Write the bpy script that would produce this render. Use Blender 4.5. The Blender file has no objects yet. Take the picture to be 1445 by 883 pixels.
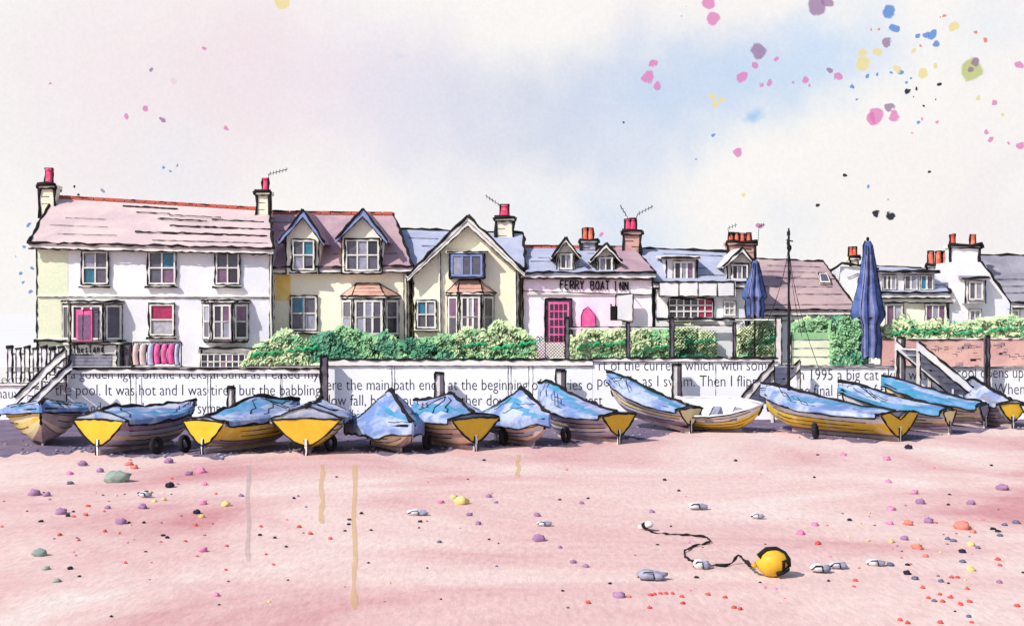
import bpy, math, random
from mathutils import Vector, noise
random.seed(7)
R = math.radians
scene = bpy.context.scene
COL = scene.collection
F, CX, CY, EYE = 1800.0, 722.5, 441.5, 4.5          # picture geometry of the 1445 px wide view

def X(px, Y): return (px - CX) / F * Y
def Z(py, Y): return EYE - (py - CY) / F * Y
def P(px, py, Y): return (X(px, Y), Y, Z(py, Y))
def GY(py): return EYE * F / (py - CY)               # distance of a point on the beach
def G(px, py): Y = GY(py); return X(px, Y), Y

# ------------------------------------------------------------------ materials
def lin(c):
    c = c / 255.0
    return c / 12.92 if c <= 0.04045 else ((c + 0.055) / 1.055) ** 2.4
MATS = {}
def mat(name, rgb, rgb2=None, scale=0.9, gran=0.10, rough=0.85, k=0.8, spec=0.25, bump=0.0, lo=0.38, hi=0.62):
    """wash of one colour running into another, with a fine grain"""
    m = bpy.data.materials.new(name); m.use_nodes = True
    nt = m.node_tree; N = nt.nodes; L = nt.links
    b = N['Principled BSDF']; b.inputs['Roughness'].default_value = rough
    b.inputs['Specular IOR Level'].default_value = spec
    c1 = [lin(v) * k for v in rgb]
    if rgb2 is None: c2 = [v * 0.78 for v in c1]
    else: c2 = [lin(v) * k for v in rgb2]
    geo = N.new('ShaderNodeNewGeometry')
    n1 = N.new('ShaderNodeTexNoise'); n1.inputs['Scale'].default_value = scale; n1.inputs['Detail'].default_value = 5
    n1.inputs['Roughness'].default_value = 0.6; n1.inputs['Distortion'].default_value = 0.6
    L.new(geo.outputs['Position'], n1.inputs['Vector'])
    r = N.new('ShaderNodeValToRGB'); r.color_ramp.elements[0].position = lo; r.color_ramp.elements[1].position = hi
    r.color_ramp.elements[0].color = (*c1, 1); r.color_ramp.elements[1].color = (*c2, 1)
    L.new(n1.outputs['Fac'], r.inputs['Fac'])
    n2 = N.new('ShaderNodeTexNoise'); n2.inputs['Scale'].default_value = 11; n2.inputs['Detail'].default_value = 4
    n2.inputs['Roughness'].default_value = 0.75
    L.new(geo.outputs['Position'], n2.inputs['Vector'])
    mr = N.new('ShaderNodeMapRange'); mr.inputs['From Min'].default_value = 0.3; mr.inputs['From Max'].default_value = 0.7
    mr.inputs['To Min'].default_value = 1 - gran; mr.inputs['To Max'].default_value = 1 + gran
    L.new(n2.outputs['Fac'], mr.inputs['Value'])
    mx = N.new('ShaderNodeVectorMath'); mx.operation = 'SCALE'
    L.new(r.outputs['Color'], mx.inputs[0]); L.new(mr.outputs['Result'], mx.inputs['Scale'])
    L.new(mx.outputs['Vector'], b.inputs['Base Color'])
    if bump:
        bp = N.new('ShaderNodeBump'); bp.inputs['Strength'].default_value = bump; bp.inputs['Distance'].default_value = 0.05
        L.new(n2.outputs['Fac'], bp.inputs['Height']); L.new(bp.outputs['Normal'], b.inputs['Normal'])
    MATS[name] = m
    return m
mat('ink', (42, 36, 38), (26, 23, 27), gran=0.3, rough=0.8, k=0.6)
mat('ink_soft', (92, 82, 92), (66, 58, 68), gran=0.3)
mat('white', (244, 241, 236), (228, 226, 232), gran=0.05, k=0.86)
mat('white_trim', (247, 243, 234), (226, 220, 214), gran=0.06, k=0.86)
mat('wall_white', (248, 246, 243), (232, 232, 240), scale=0.5, gran=0.05, k=0.86, bump=0.15)
mat('wall_green', (236, 238, 208), (224, 232, 200), scale=0.6, k=0.84)
mat('wall_cream', (253, 248, 226), (251, 243, 208), scale=0.5, gran=0.05, k=0.9, bump=0.15)
mat('wall_cream_pale', (253, 249, 232), (250, 243, 220), scale=0.5, gran=0.05, k=0.9, bump=0.15)
mat('wall_pink', (254, 243, 248), (249, 208, 231), scale=0.5, gran=0.05, k=0.97, bump=0.15)
mat('yellow_wash', (250, 204, 84), (250, 224, 150), scale=1.6, k=0.92)
mat('roof_pink', (234, 210, 206), (216, 192, 194), scale=0.5, gran=0.09, k=0.76)
mat('roof_mauve', (202, 170, 176), (176, 146, 160), scale=0.6, gran=0.12, k=0.76)
mat('roof_brown', (206, 178, 176), (176, 150, 158), scale=0.6, gran=0.12, k=0.74)
mat('roof_slate', (196, 200, 222), (176, 182, 208), scale=0.6, gran=0.10, k=0.74)
mat('roof_grey', (178, 174, 184), (146, 142, 156), scale=0.6, gran=0.12, k=0.74)
mat('terracotta', (232, 188, 166), (214, 164, 148), scale=1.2, gran=0.14, k=0.74)
mat('ridge_red', (206, 92, 72), (180, 92, 84), scale=1.5, gran=0.2, k=0.72)
mat('pot_red', (230, 92, 70), (238, 140, 112), scale=3, k=0.8)
mat('pot_pink', (240, 52, 110), (244, 110, 140), scale=3, k=0.8)
mat('chimney_cream', (250, 243, 212), (236, 226, 208), scale=1.2, k=0.88)
mat('chimney_pink', (228, 178, 162), (206, 160, 156), scale=1.2, k=0.78)
mat('chimney_grey', (196, 194, 200), (176, 172, 184), scale=1.2, k=0.78)
mat('barge_blue', (134, 158, 214), (150, 166, 208), scale=1.5, k=0.76)
for n, c in (('glass_grey', (112, 108, 126)), ('glass_dark', (66, 62, 78)), ('glass_turquoise', (52, 138, 168)),
             ('glass_lavender', (182, 182, 204)), ('glass_pink', (206, 52, 112)), ('glass_mauve', (150, 110, 146)), ('glass_pale', (214, 212, 220))):
    mat(n, c, tuple(int(v * 0.84) for v in c), scale=3, gran=0.12, rough=0.22, k=0.72, spec=0.5)
mat('hot_pink', (242, 84, 156), (246, 130, 184), scale=2.2, k=0.84)
mat('garment_cream', (232, 206, 200), (216, 188, 184), scale=2)
mat('garment_lavender', (206, 208, 230), (186, 188, 214), scale=2)
mat('shutter_grey', (150, 148, 162), (116, 112, 128), scale=2, gran=0.16)
mat('timber', (242, 236, 228), (220, 210, 208), scale=2.0, gran=0.10, k=0.88)
mat('timber_dark', (120, 112, 122), (88, 80, 92), scale=2.0, gran=0.2)
mat('sea_wall_paint', (250, 250, 252), (243, 243, 248), scale=0.35, gran=0.03, k=0.92, bump=0.1)
mat('coping', (250, 245, 236), (240, 232, 226), scale=1.0, k=0.9)
mat('brick_pink', (228, 184, 172), (212, 164, 160), scale=0.7, gran=0.10, k=0.8)
mat('leaf_light', (218, 228, 180), (188, 212, 162), scale=1.2, gran=0.08, k=0.86)
mat('leaf_mid', (164, 206, 154), (132, 186, 136), scale=1.2, gran=0.08, k=0.86)
mat('leaf_dark', (112, 172, 136), (70, 138, 110), scale=1.2, gran=0.08, k=0.86)
mat('leaf_bright', (48, 182, 116), (50, 168, 112), scale=1.2, k=0.9)
mat('tarp_blue', (122, 148, 204), (196, 206, 228), scale=1.1, gran=0.12, rough=0.9, k=0.72, lo=.42, hi=.6)
mat('tarp_lavender', (212, 214, 228), (142, 158, 204), scale=1.1, gran=0.12, rough=0.9, k=0.74, lo=.40, hi=.58)
mat('tarp_turquoise', (70, 152, 190), (124, 168, 214), scale=1.6, gran=0.12, rough=0.9, k=0.72)
mat('tarp_grey', (166, 166, 186), (136, 138, 160), scale=1.6, gran=0.12, rough=0.7, k=0.74)
mat('boat_yellow', (244, 200, 72), (246, 222, 140), scale=1.5, gran=0.08, rough=0.8, k=0.82, lo=.46, hi=.6)
mat('transom_yellow', (246, 200, 62), (240, 188, 52), scale=1.8, gran=0.06, rough=0.6, k=0.76)
mat('boat_cream', (248, 228, 164), (240, 214, 164), scale=1.6, gran=0.08, rough=0.6, k=0.9)
mat('boat_peach', (244, 214, 186), (232, 194, 174), scale=1.6, gran=0.08, rough=0.6, k=0.88)
mat('boat_brown', (206, 182, 174), (172, 148, 152), scale=1.6, gran=0.12, rough=0.6, k=0.85)
mat('boat_purple', (186, 160, 184), (150, 126, 154), scale=1.6, gran=0.12, rough=0.6, k=0.85)
mat('boat_white', (242, 238, 232), (220, 216, 222), scale=1.6, gran=0.05, rough=0.5, k=0.84)
mat('boat_lavender', (206, 208, 228), (180, 180, 208), scale=1.6, gran=0.08, rough=0.6, k=0.8)
mat('rubber', (52, 46, 54), (38, 34, 42), gran=0.25, k=0.7)
mat('parasol_blue', (100, 122, 186), (66, 82, 138), scale=2.2, gran=0.14, k=0.72)
mat('parasol_lavender', (150, 154, 196), (120, 126, 178), scale=2.2, gran=0.14, k=0.72)
mat('buoy_yellow', (240, 196, 66), (232, 176, 50), scale=3, gran=0.06, rough=0.45, k=0.8)
mat('stone_grey', (176, 176, 196), (140, 140, 164), scale=5, gran=0.12, k=0.76)
mat('stone_white', (240, 238, 236), (214, 212, 220), scale=5, gran=0.08, k=0.8)
mat('paving', (250, 247, 244), (246, 243, 241), scale=0.1, gran=0.03, k=0.74)
for n, c in (('red', (232, 104, 92)), ('purple', (176, 136, 174)), ('black', (56, 54, 70)), ('pink', (244, 152, 194)),
             ('yellow', (248, 220, 150)), ('green', (166, 180, 168)), ('slate', (116, 120, 146)), ('coral', (244, 148, 132))):
    mat('pebble_' + n, c, scale=9, gran=0.12, rough=0.98, k=0.82, spec=0.0)
mat('ochre_stain', (244, 208, 136), (242, 204, 160), scale=5, k=0.8)
mat('grey_stain', (232, 206, 200), (218, 196, 192), scale=3, k=0.8)
for n_ in ('ochre_stain', 'grey_stain'):              # thin translucent stains
    nt_ = MATS[n_].node_tree; b_ = nt_.nodes['Principled BSDF']; t_ = nt_.nodes.new('ShaderNodeBsdfTransparent'); m_ = nt_.nodes.new('ShaderNodeMixShader')
    o_ = nt_.nodes['Material Output']; m_.inputs[0].default_value = .5
    nt_.links.new(t_.outputs[0], m_.inputs[1]); nt_.links.new(b_.outputs[0], m_.inputs[2]); nt_.links.new(m_.outputs[0], o_.inputs['Surface'])
def sand_material():
    m = bpy.data.materials.new('sand'); m.use_nodes = True
    nt = m.node_tree; N = nt.nodes; L = nt.links; b = N['Principled BSDF']
    b.inputs['Roughness'].default_value = 0.95; b.inputs['Specular IOR Level'].default_value = 0.1
    geo = N.new('ShaderNodeNewGeometry')
    mp = N.new('ShaderNodeMapping'); mp.inputs['Scale'].default_value = (0.10, 0.11, 1)
    L.new(geo.outputs['Position'], mp.inputs['Vector'])
    n1 = N.new('ShaderNodeTexNoise'); n1.inputs['Scale'].default_value = 1; n1.inputs['Detail'].default_value = 6
    n1.inputs['Roughness'].default_value = 0.62; n1.inputs['Distortion'].default_value = 0.8
    L.new(mp.outputs['Vector'], n1.inputs['Vector'])
    r = N.new('ShaderNodeValToRGB'); e = r.color_ramp.elements
    cs = [(0.32, (254, 238, 228)), (0.44, (250, 219, 210)), (0.55, (242, 199, 194)), (0.67, (224, 160, 162))]
    e[0].position = cs[0][0]; e[0].color = (*[lin(v) * SANDK for v in cs[0][1]], 1)
    e[1].position = cs[3][0]; e[1].color = (*[lin(v) * SANDK for v in cs[3][1]], 1)
    for p, c in cs[1:3]:
        q = e.new(p); q.color = (*[lin(v) * SANDK for v in c], 1)
    L.new(n1.outputs['Fac'], r.inputs['Fac'])
    n2 = N.new('ShaderNodeTexNoise'); n2.inputs['Scale'].default_value = 9; n2.inputs['Detail'].default_value = 10; n2.inputs['Roughness'].default_value = 0.8
    mp2 = N.new('ShaderNodeMapping'); mp2.inputs['Scale'].default_value = (1.1, 0.30, 1)
    L.new(geo.outputs['Position'], mp2.inputs['Vector']); L.new(mp2.outputs['Vector'], n2.inputs['Vector'])
    mr = N.new('ShaderNodeMapRange'); mr.inputs['From Min'].default_value = 0.3; mr.inputs['From Max'].default_value = 0.7
    mr.inputs['To Min'].default_value = 0.76; mr.inputs['To Max'].default_value = 1.16
    L.new(n2.outputs['Fac'], mr.inputs['Value'])
    mx = N.new('ShaderNodeVectorMath'); mx.operation = 'SCALE'
    L.new(r.outputs['Color'], mx.inputs[0]); L.new(mr.outputs['Result'], mx.inputs['Scale'])
    L.new(mx.outputs['Vector'], b.inputs['Base Color'])
    bp = N.new('ShaderNodeBump'); bp.inputs['Strength'].default_value = 0.5; bp.inputs['Distance'].default_value = 0.03
    L.new(n2.outputs['Fac'], bp.inputs['Height']); L.new(bp.outputs['Normal'], b.inputs['Normal'])
    MATS['sand'] = m
SANDK = 0.76
sand_material()
mat('shade_band', (150, 132, 156), (126, 110, 138), scale=0.9, gran=0.14, k=0.66, bump=0.35)  # violet colour of the painted shade under the boats

# ------------------------------------------------------------------ mesh helpers
ORIG = {}
class MB:
    def __init__(s): s.v = []; s.f = []; s.fm = []; s.m = []; s.sm = []
    def mi(s, m):
        if m not in s.m: s.m.append(m)
        return s.m.index(m)
    def add(s, vs, fs, m, smooth=False):
        o = len(s.v); s.v += [tuple(p) for p in vs]; i = s.mi(m)
        for f in fs: s.f.append([o + k for k in f]); s.fm.append(i); s.sm.append(smooth)
    def box(s, x0, x1, y0, y1, z0, z1, m):
        s.add([(x0,y0,z0),(x1,y0,z0),(x1,y1,z0),(x0,y1,z0),(x0,y0,z1),(x1,y0,z1),(x1,y1,z1),(x0,y1,z1)],
              [(0,3,2,1),(4,5,6,7),(0,1,5,4),(1,2,6,5),(2,3,7,6),(3,0,4,7)], m)
    def hexa(s, a, b, m):                             # two matching quads joined to a solid
        s.add(list(a) + list(b), [(0,3,2,1),(4,5,6,7),(0,1,5,4),(1,2,6,5),(2,3,7,6),(3,0,4,7)], m)
    def prism(s, a, d, m):                            # polygon a swept by the vector d
        n = len(a); b = [(p[0]+d[0], p[1]+d[1], p[2]+d[2]) for p in a]
        s.add(list(a) + b, [tuple(range(n-1,-1,-1)), tuple(range(n, 2*n))] + [(i, (i+1)%n, n+(i+1)%n, n+i) for i in range(n)], m)
    def prism_y(s, poly, y0, y1, m): s.prism([(x, y0, z) for x, z in poly], (0, y1-y0, 0), m)
    def prism_x(s, poly, x0, x1, m): s.prism([(x0, y, z) for y, z in poly], (x1-x0, 0, 0), m)
    def prism_z(s, poly, z0, z1, m): s.prism([(x, y, z0) for x, y in poly], (0, 0, z1-z0), m)
    def slab(s, q, t, m):                             # quad or polygon thickened along its own normal
        a, b, c = Vector(q[0]), Vector(q[1]), Vector(q[2])
        n = (b-a).cross(c-a).normalized() * t
        s.prism(q, n, m)
    def tube(s, pts, r, m='ink', jit=0.6, n=5, closed=False, taper=False, step=None):
        pts = [Vector(p) for p in pts]
        if closed: pts.append(pts[0])
        step = step or max(0.16, r * 5)
        q = []
        for a, b in zip(pts, pts[1:]):
            k = max(1, int((b-a).length / step))
            for i in range(k): q.append(a.lerp(b, i / k))
        q.append(pts[-1])
        N = len(q); rings = []
        up0 = Vector((0.13, 0.31, 0.94))
        for i, p in enumerate(q):
            d = (q[min(i+1, N-1)] - q[max(i-1, 0)])
            d = d.normalized() if d.length > 1e-9 else Vector((1,0,0))
            u = d.cross(up0); u = u.normalized() if u.length > 0.05 else d.cross(Vector((1,0,0))).normalized()
            w = d.cross(u)
            e = 0.0 if (i == 0 or i == N-1) else jit * r
            c = p + u * random.uniform(-e, e) + w * random.uniform(-e, e)
            rr = r * (1 + random.uniform(-jit, jit) * 0.95)
            if taper: rr *= max(0.15, 1 - i / max(1, N-1))
            rings.append([c + (u * math.cos(2*math.pi*k/n) + w * math.sin(2*math.pi*k/n)) * rr for k in range(n)])
        vs = [p for ring in rings for p in ring]
        fs = [(i*n+k, i*n+(k+1)%n, (i+1)*n+(k+1)%n, (i+1)*n+k) for i in range(N-1) for k in range(n)]
        fs += [tuple(range(n-1,-1,-1)), tuple(range((N-1)*n, N*n))]
        s.add(vs, fs, m, True)
    def blob(s, c, rx, ry, rz, m, ns=0.0, seg=10, ring=6, flat=None, seed=0):
        vs = []; fs = []
        for j in range(ring + 1):
            th = math.pi * j / ring
            for i in range(seg):
                ph = 2 * math.pi * i / seg
                d = Vector((math.sin(th)*math.cos(ph), math.sin(th)*math.sin(ph), math.cos(th)))
                k = 1 + ns * noise.noise(d * 1.7 + Vector((seed*3.7, seed*1.3, 0)))
                vs.append((c[0]+d.x*rx*k, c[1]+d.y*ry*k, c[2]+d.z*rz*k))
        for j in range(ring):
            for i in range(seg):
                fs.append((j*seg+i, (j+1)*seg+i, (j+1)*seg+(i+1)%seg, j*seg+(i+1)%seg))
        s.add(vs, fs, m, True)
    def cone(s, c, r0, r1, h, m, n=12, cap=True):
        vs = [(c[0]+r0*math.cos(2*math.pi*k/n), c[1]+r0*math.sin(2*math.pi*k/n), c[2]) for k in range(n)]
        vs += [(c[0]+r1*math.cos(2*math.pi*k/n), c[1]+r1*math.sin(2*math.pi*k/n), c[2]+h) for k in range(n)]
        fs = [(k, (k+1)%n, n+(k+1)%n, n+k) for k in range(n)]
        if cap: fs += [tuple(range(n-1,-1,-1)), tuple(range(n, 2*n))]
        s.add(vs, fs, m)
    def build(s, name, parent=None, origin=None):
        o0 = Vector(ORIG[parent.name]) if parent else Vector(origin or (0,0,0))
        me = bpy.data.meshes.new(name)
        me.from_pydata([Vector(p) - o0 for p in s.v], [], s.f); me.validate(clean_customdata=False)
        for m in s.m: me.materials.append(MATS[m])
        if len(me.polygons) == len(s.fm):
            me.polygons.foreach_set('material_index', s.fm); me.polygons.foreach_set('use_smooth', s.sm)
        me.update()
        ob = bpy.data.objects.new(name, me); COL.objects.link(ob)
        if parent: ob.parent = parent
        else: ob.location = o0
        ORIG[ob.name] = tuple(o0)
        return ob
def tag(o, label=None, cat=None, group=None, kind=None):
    if label: o['label'] = label
    if cat: o['category'] = cat
    if group: o['group'] = group
    if kind: o['kind'] = kind
    return o
def thing(name, label, cat, loc, group=None):
    o = bpy.data.objects.new(name, None); COL.objects.link(o); o.location = loc
    o.empty_display_size = 0.3
    ORIG[o.name] = tuple(loc)
    return tag(o, label, cat, group)

# ------------------------------------------------------------------ building parts
class Panel:
    """a flat upright face running from a to b (x, y); w is measured outwards, towards the viewer's side"""
    def __init__(s, a, b):
        s.a = Vector((a[0], a[1])); d = Vector((b[0]-a[0], b[1]-a[1])); s.L = d.length; s.d = d / s.L
        s.n = Vector((s.d.y, -s.d.x))
    def p(s, u, w, z): q = s.a + s.d * u + s.n * w; return (q.x, q.y, z)
    def box(s, mb, u0, u1, w0, w1, z0, z1, m):
        mb.hexa([s.p(u0,w1,z0), s.p(u1,w1,z0), s.p(u1,w0,z0), s.p(u0,w0,z0)],
                [s.p(u0,w1,z1), s.p(u1,w1,z1), s.p(u1,w0,z1), s.p(u0,w0,z1)], m)
def glazing(par, pn, u0, u1, z0, z1, cols, rows, pal, frame='white_trim', fw=0.10, bar=0.06, depth=0.10, ink=0.024, sill=True,
            name='window', heads=False):
    mb = MB()
    for (a, b, c, d) in ((u0, u0+fw, z0, z1), (u1-fw, u1, z0, z1), (u0+fw, u1-fw, z0, z0+fw), (u0+fw, u1-fw, z1-fw, z1)):
        pn.box(mb, a, b, 0.004, depth, c, d, frame)
    iu0, iu1, iz0, iz1 = u0+fw, u1-fw, z0+fw, z1-fw
    cw = (iu1-iu0)/cols; rh = (iz1-iz0)/rows
    for i in range(1, cols): pn.box(mb, iu0+cw*i-bar/2, iu0+cw*i+bar/2, 0.03, depth-0.02, iz0, iz1, frame)
    for j in range(1, rows):
        pn.box(mb, iu0, iu1, 0.03, depth-0.012, iz0+rh*j-bar/2, iz0+rh*j+bar/2, frame)
    if ink:
        mb.tube([pn.p(u0,depth,z0), pn.p(u1,depth,z0), pn.p(u1,depth,z1), pn.p(u0,depth,z1)], ink, closed=True)
        mb.tube([pn.p(iu0,depth-.03,iz0), pn.p(iu1,depth-.03,iz0), pn.p(iu1,depth-.03,iz1), pn.p(iu0,depth-.03,iz1)], ink*0.4, closed=True)
        for i in range(1, cols): mb.tube([pn.p(iu0+cw*i-bar/2,depth-.04,iz0), pn.p(iu0+cw*i-bar/2,depth-.04,iz1)], ink*0.3)
        for j in range(1, rows): mb.tube([pn.p(iu0,depth-.03,iz0+rh*j-bar/2), pn.p(iu1,depth-.03,iz0+rh*j-bar/2)], ink*0.3)
    w = mb.build(name, par)
    pb = MB(); k = 0
    for j in range(rows):
        for i in range(cols):
            c = pal[k % len(pal)]; k += 1
            pn.box(pb, iu0+cw*i+.004, iu0+cw*(i+1)-.004, 0.006, 0.024, iz0+rh*j+.004, iz0+rh*(j+1)-.004, c)
    pb.build('pane', w)
    if sill:
        sb = MB()
        pn.box(sb, u0-0.09, u1+0.09, 0.004, depth+0.08, z0-0.10, z0-0.028, 'white_trim')
        sb.tube([pn.p(u0-0.10,depth+.08,z0-0.10), pn.p(u1+0.10,depth+.08,z0-0.10)], 0.04)
        sb.build('sill', w)
    return w
def win(par, px0, py0, px1, py1, Y, cols, rows, pal, **k):
    pn = Panel((X(px0, Y), Y), (X(px1, Y), Y))
    return glazing(par, pn, 0, pn.L, Z(py1, Y), Z(py0, Y), cols, rows, pal, **k)
def bay(par, px0, px1, pt, pb, Y, proj, fcols, frows, pal, wallm='white_trim', base=None, roof=None, cant=0.45, roofm='terracotta', side=True, frame='white_trim'):
    """canted bay: body, front and side glazing, and a flat or hipped top"""
    x0, x1 = X(px0, Y), X(px1, Y); zt, zb = Z(pt, Y), Z(pb, Y)
    plan = [(x0, Y), (x0+cant, Y-proj), (x1-cant, Y-proj), (x1, Y)]
    mb = MB(); zbase = zb - 0.02 if base is None else base
    mb.prism_z(plan, zbase, zt, wallm)
    for x, y in plan: mb.tube([(x, y-0.01, zbase), (x, y-0.01, zt)], 0.028)
    mb.tube([(x, y-0.02, zb-0.06) for x, y in plan], 0.045)
    b = mb.build('bay_window', par)
    out = [(plan[0][0]-.12, Y), (plan[1][0]-.06, plan[1][1]-.12), (plan[2][0]+.06, plan[2][1]-.12), (plan[3][0]+.12, Y)]
    rb = MB(); rb.prism_z(out, zt, zt+0.09, 'white_trim'); rb.tube([(x, y, zt+.09) for x, y in out], 0.04); rb.tube([(x, y, zt) for x, y in out], 0.022)
    if roof:
        ax0, ax1, apy = roof
        za = Z(apy, Y); A0, A1 = (X(ax0, Y), Y-0.06, za), (X(ax1, Y), Y-0.06, za)
        o = [(x, y, zt+0.092) for x, y in out]
        rb.add(o + [A0, A1], [(0,1,4), (1,2,5,4), (2,3,5), (3,0,4,5), (3,2,1,0)], roofm)
        for q in ((o[0], A0), (o[1], A0), (o[2], A1), (o[3], A1), (A0, A1)): rb.tube(q, 0.03)
        for t in (0.3, 0.62):
            rb.tube([Vector(o[1]).lerp(Vector(A0), t), Vector(o[2]).lerp(Vector(A1), t)], 0.013)
    rb.build('bay_roof', b)
    for k, (a, c) in enumerate(((plan[0], plan[1]), (plan[1], plan[2]), (plan[2], plan[3]))):
        pn = Panel(a, c)
        if k == 1: glaz(b, pn, zb+0.05, zt-0.06, fcols, frows, pal, frame)
        elif side: glaz(b, pn, zb+0.05, zt-0.06, 1, frows, pal[k:] + pal[:k], frame)
    return b
def glaz(par, pn, z0, z1, cols, rows, pal, frame):   # glazing of a bay face, as one sub-part
    mb = MB(); e = 0.05; u0, u1 = e, pn.L-e; fw, d = (0.10 if pn.L > .8 and cols < 5 else 0.05), 0.07
    for (a, b, c, dd) in ((u0, u0+fw, z0, z1), (u1-fw, u1, z0, z1), (u0+fw, u1-fw, z0, z0+fw), (u0+fw, u1-fw, z1-fw, z1)):
        pn.box(mb, a, b, 0.004, d, c, dd, frame)
    iu0, iu1, iz0, iz1 = u0+fw, u1-fw, z0+fw, z1-fw
    cw = (iu1-iu0)/cols; rh = (iz1-iz0)/rows; k = 0
    for j in range(rows):
        for i in range(cols):
            pn.box(mb, iu0+cw*i+.01, iu0+cw*(i+1)-.01, 0.005, 0.03, iz0+rh*j+.01, iz0+rh*(j+1)-.01, pal[k % len(pal)]); k += 1
    for i in range(1, cols):
        bw = .045 if cols < 5 else .025; pn.box(mb, iu0+cw*i-bw, iu0+cw*i+bw, .004, d-.015, iz0, iz1, frame)
        mb.tube([pn.p(iu0+cw*i+bw, d-.025, iz0), pn.p(iu0+cw*i+bw, d-.025, iz1)], 0.010)
    for j in range(1, rows):
        pn.box(mb, iu0, iu1, .004, d-.008, iz0+rh*j-.03, iz0+rh*j+.03, frame)
        mb.tube([pn.p(iu0, d-.008, iz0+rh*j), pn.p(iu1, d-.008, iz0+rh*j)], 0.010)
    mb.tube([pn.p(u0,d,z0), pn.p(u1,d,z0), pn.p(u1,d,z1), pn.p(u0,d,z1)], 0.018, closed=True)
    mb.build('window', par)
def body(par, px0, px1, pe0, pe1, pr, Yf, Yr, wallm, zb, pr1=None, name='wall', inkw=0.05, rx=(None, None)):
    """walls with gable ends under a ridge that runs along the street"""
    x0, x1 = X(px0, Yf), X(px1, Yf); z0, z1 = Z(pe0, Yf), Z(pe1, Yf); r0 = Z(pr, Yr) - 0.12; r1 = Z(pr1 if pr1 is not None else pr, Yr) - 0.12
    Yb = 2*Yr - Yf; xr0 = X(rx[0], Yr) + .12 if rx[0] else x0; xr1 = X(rx[1], Yr) - .12 if rx[1] else x1
    A = [(x0, Yf, zb), (x0, Yf, z0), (xr0, Yr, max(r0, z0+.02)), (x0, Yb, z0), (x0, Yb, zb)]
    B = [(x1, Yf, zb), (x1, Yf, z1), (xr1, Yr, max(r1, z1+.02)), (x1, Yb, z1), (x1, Yb, zb)]
    mb = MB(); mb.add(A + B, [(0,1,2,3,4), (9,8,7,6,5), (0,5,6,1), (1,6,7,2), (2,7,8,3), (3,8,9,4), (4,9,5,0)], wallm)
    for x, z in ((x0, z0), (x1, z1)): mb.tube([(x, Yf-.01, zb), (x, Yf-.01, z)], inkw*0.7)
    return mb.build(name, par)
def roof(par, e0, e1, r0, r1, m, over=0.35, t=0.10, courses=(), ridge=None, ink=0.064, name='roof', hip=0.0, soffit=True):
    """two slopes; e0/e1 eaves ends and r0/r1 ridge ends as (px, py, Y)"""
    E0, E1, R0, R1 = (Vector(P(*q)) for q in (e0, e1, r0, r1))
    d0 = (E0 - R0); d1 = (E1 - R1)
    E0b = Vector((E0.x, 2*R0.y - E0.y, E0.z)); E1b = Vector((E1.x, 2*R1.y - E1.y, E1.z))
    mb = MB()
    mb.slab([E0, E1, R1, R0], t, m); mb.slab([R0, R1, E1b, E0b], t, m)
    up = Vector((0, -0.03, t + 0.01))
    if hip: pass
    mb.tube([E0 + up, E1 + up], ink * 0.8); mb.tube([R0 + up, R1 + up], ink)
    mb.tube([E0 + up, R0 + up], ink); mb.tube([E1 + up, R1 + up], ink)
    if soffit:                                        # gutter board under the eaves
        mb.hexa([E0 + Vector((0.02,.02,-.14)), E1 + Vector((-.02,.02,-.14)), E1 + Vector((-.02,.10,-.14)), E0 + Vector((.02,.10,-.14))],
                [E0 + Vector((0.02,.02,-.004)), E1 + Vector((-.02,.02,-.004)), E1 + Vector((-.02,.10,-.004)), E0 + Vector((.02,.10,-.004))], 'white_trim')
        mb.tube([E0 + Vector((0,.0,-.15)), E1 + Vector((0,.0,-.15))], ink*0.55)
    for tt, a, b, r in courses:                       # tt up the slope; a..b along it
        L0 = (E0 + up).lerp(R0 + up, tt); L1 = (E1 + up).lerp(R1 + up, tt)
        k = Vector((0, -0.02, 0.0))
        mb.tube([L0.lerp(L1, a) + k, L0.lerp(L1, b) + k], r)
    ob = mb.build(name, par)
    if ridge:
        rb = MB(); n = int((R1-R0).length / 0.45)
        for i in range(n):
            a = R0.lerp(R1, i/n) + Vector((0,-.02,t+.0)); b = R0.lerp(R1, (i+0.93)/n) + Vector((0,-.02,t+.0))
            rb.prism([a+Vector((0,-.16,-.06)), a+Vector((0,0,.10)), a+Vector((0,.16,-.06))], b-a, ridge)
        rb.build('ridge_tiles', ob)
    return ob
def courses(n, seed=1, lo=0.12, hi=0.9, r=0.014, full=0.0):
    rd = random.Random(seed); out = []
    for i in range(n):
        t = lo + (hi-lo)*(i+rd.uniform(.2,.8))/n
        a = rd.uniform(0, 0.6); b = min(1, a + rd.uniform(0.18, 0.55))
        if rd.random() < full: a, b = 0.0, 1.0
        out.append((t, a, b, r * rd.uniform(.7, 1.5)))
    return out
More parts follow.
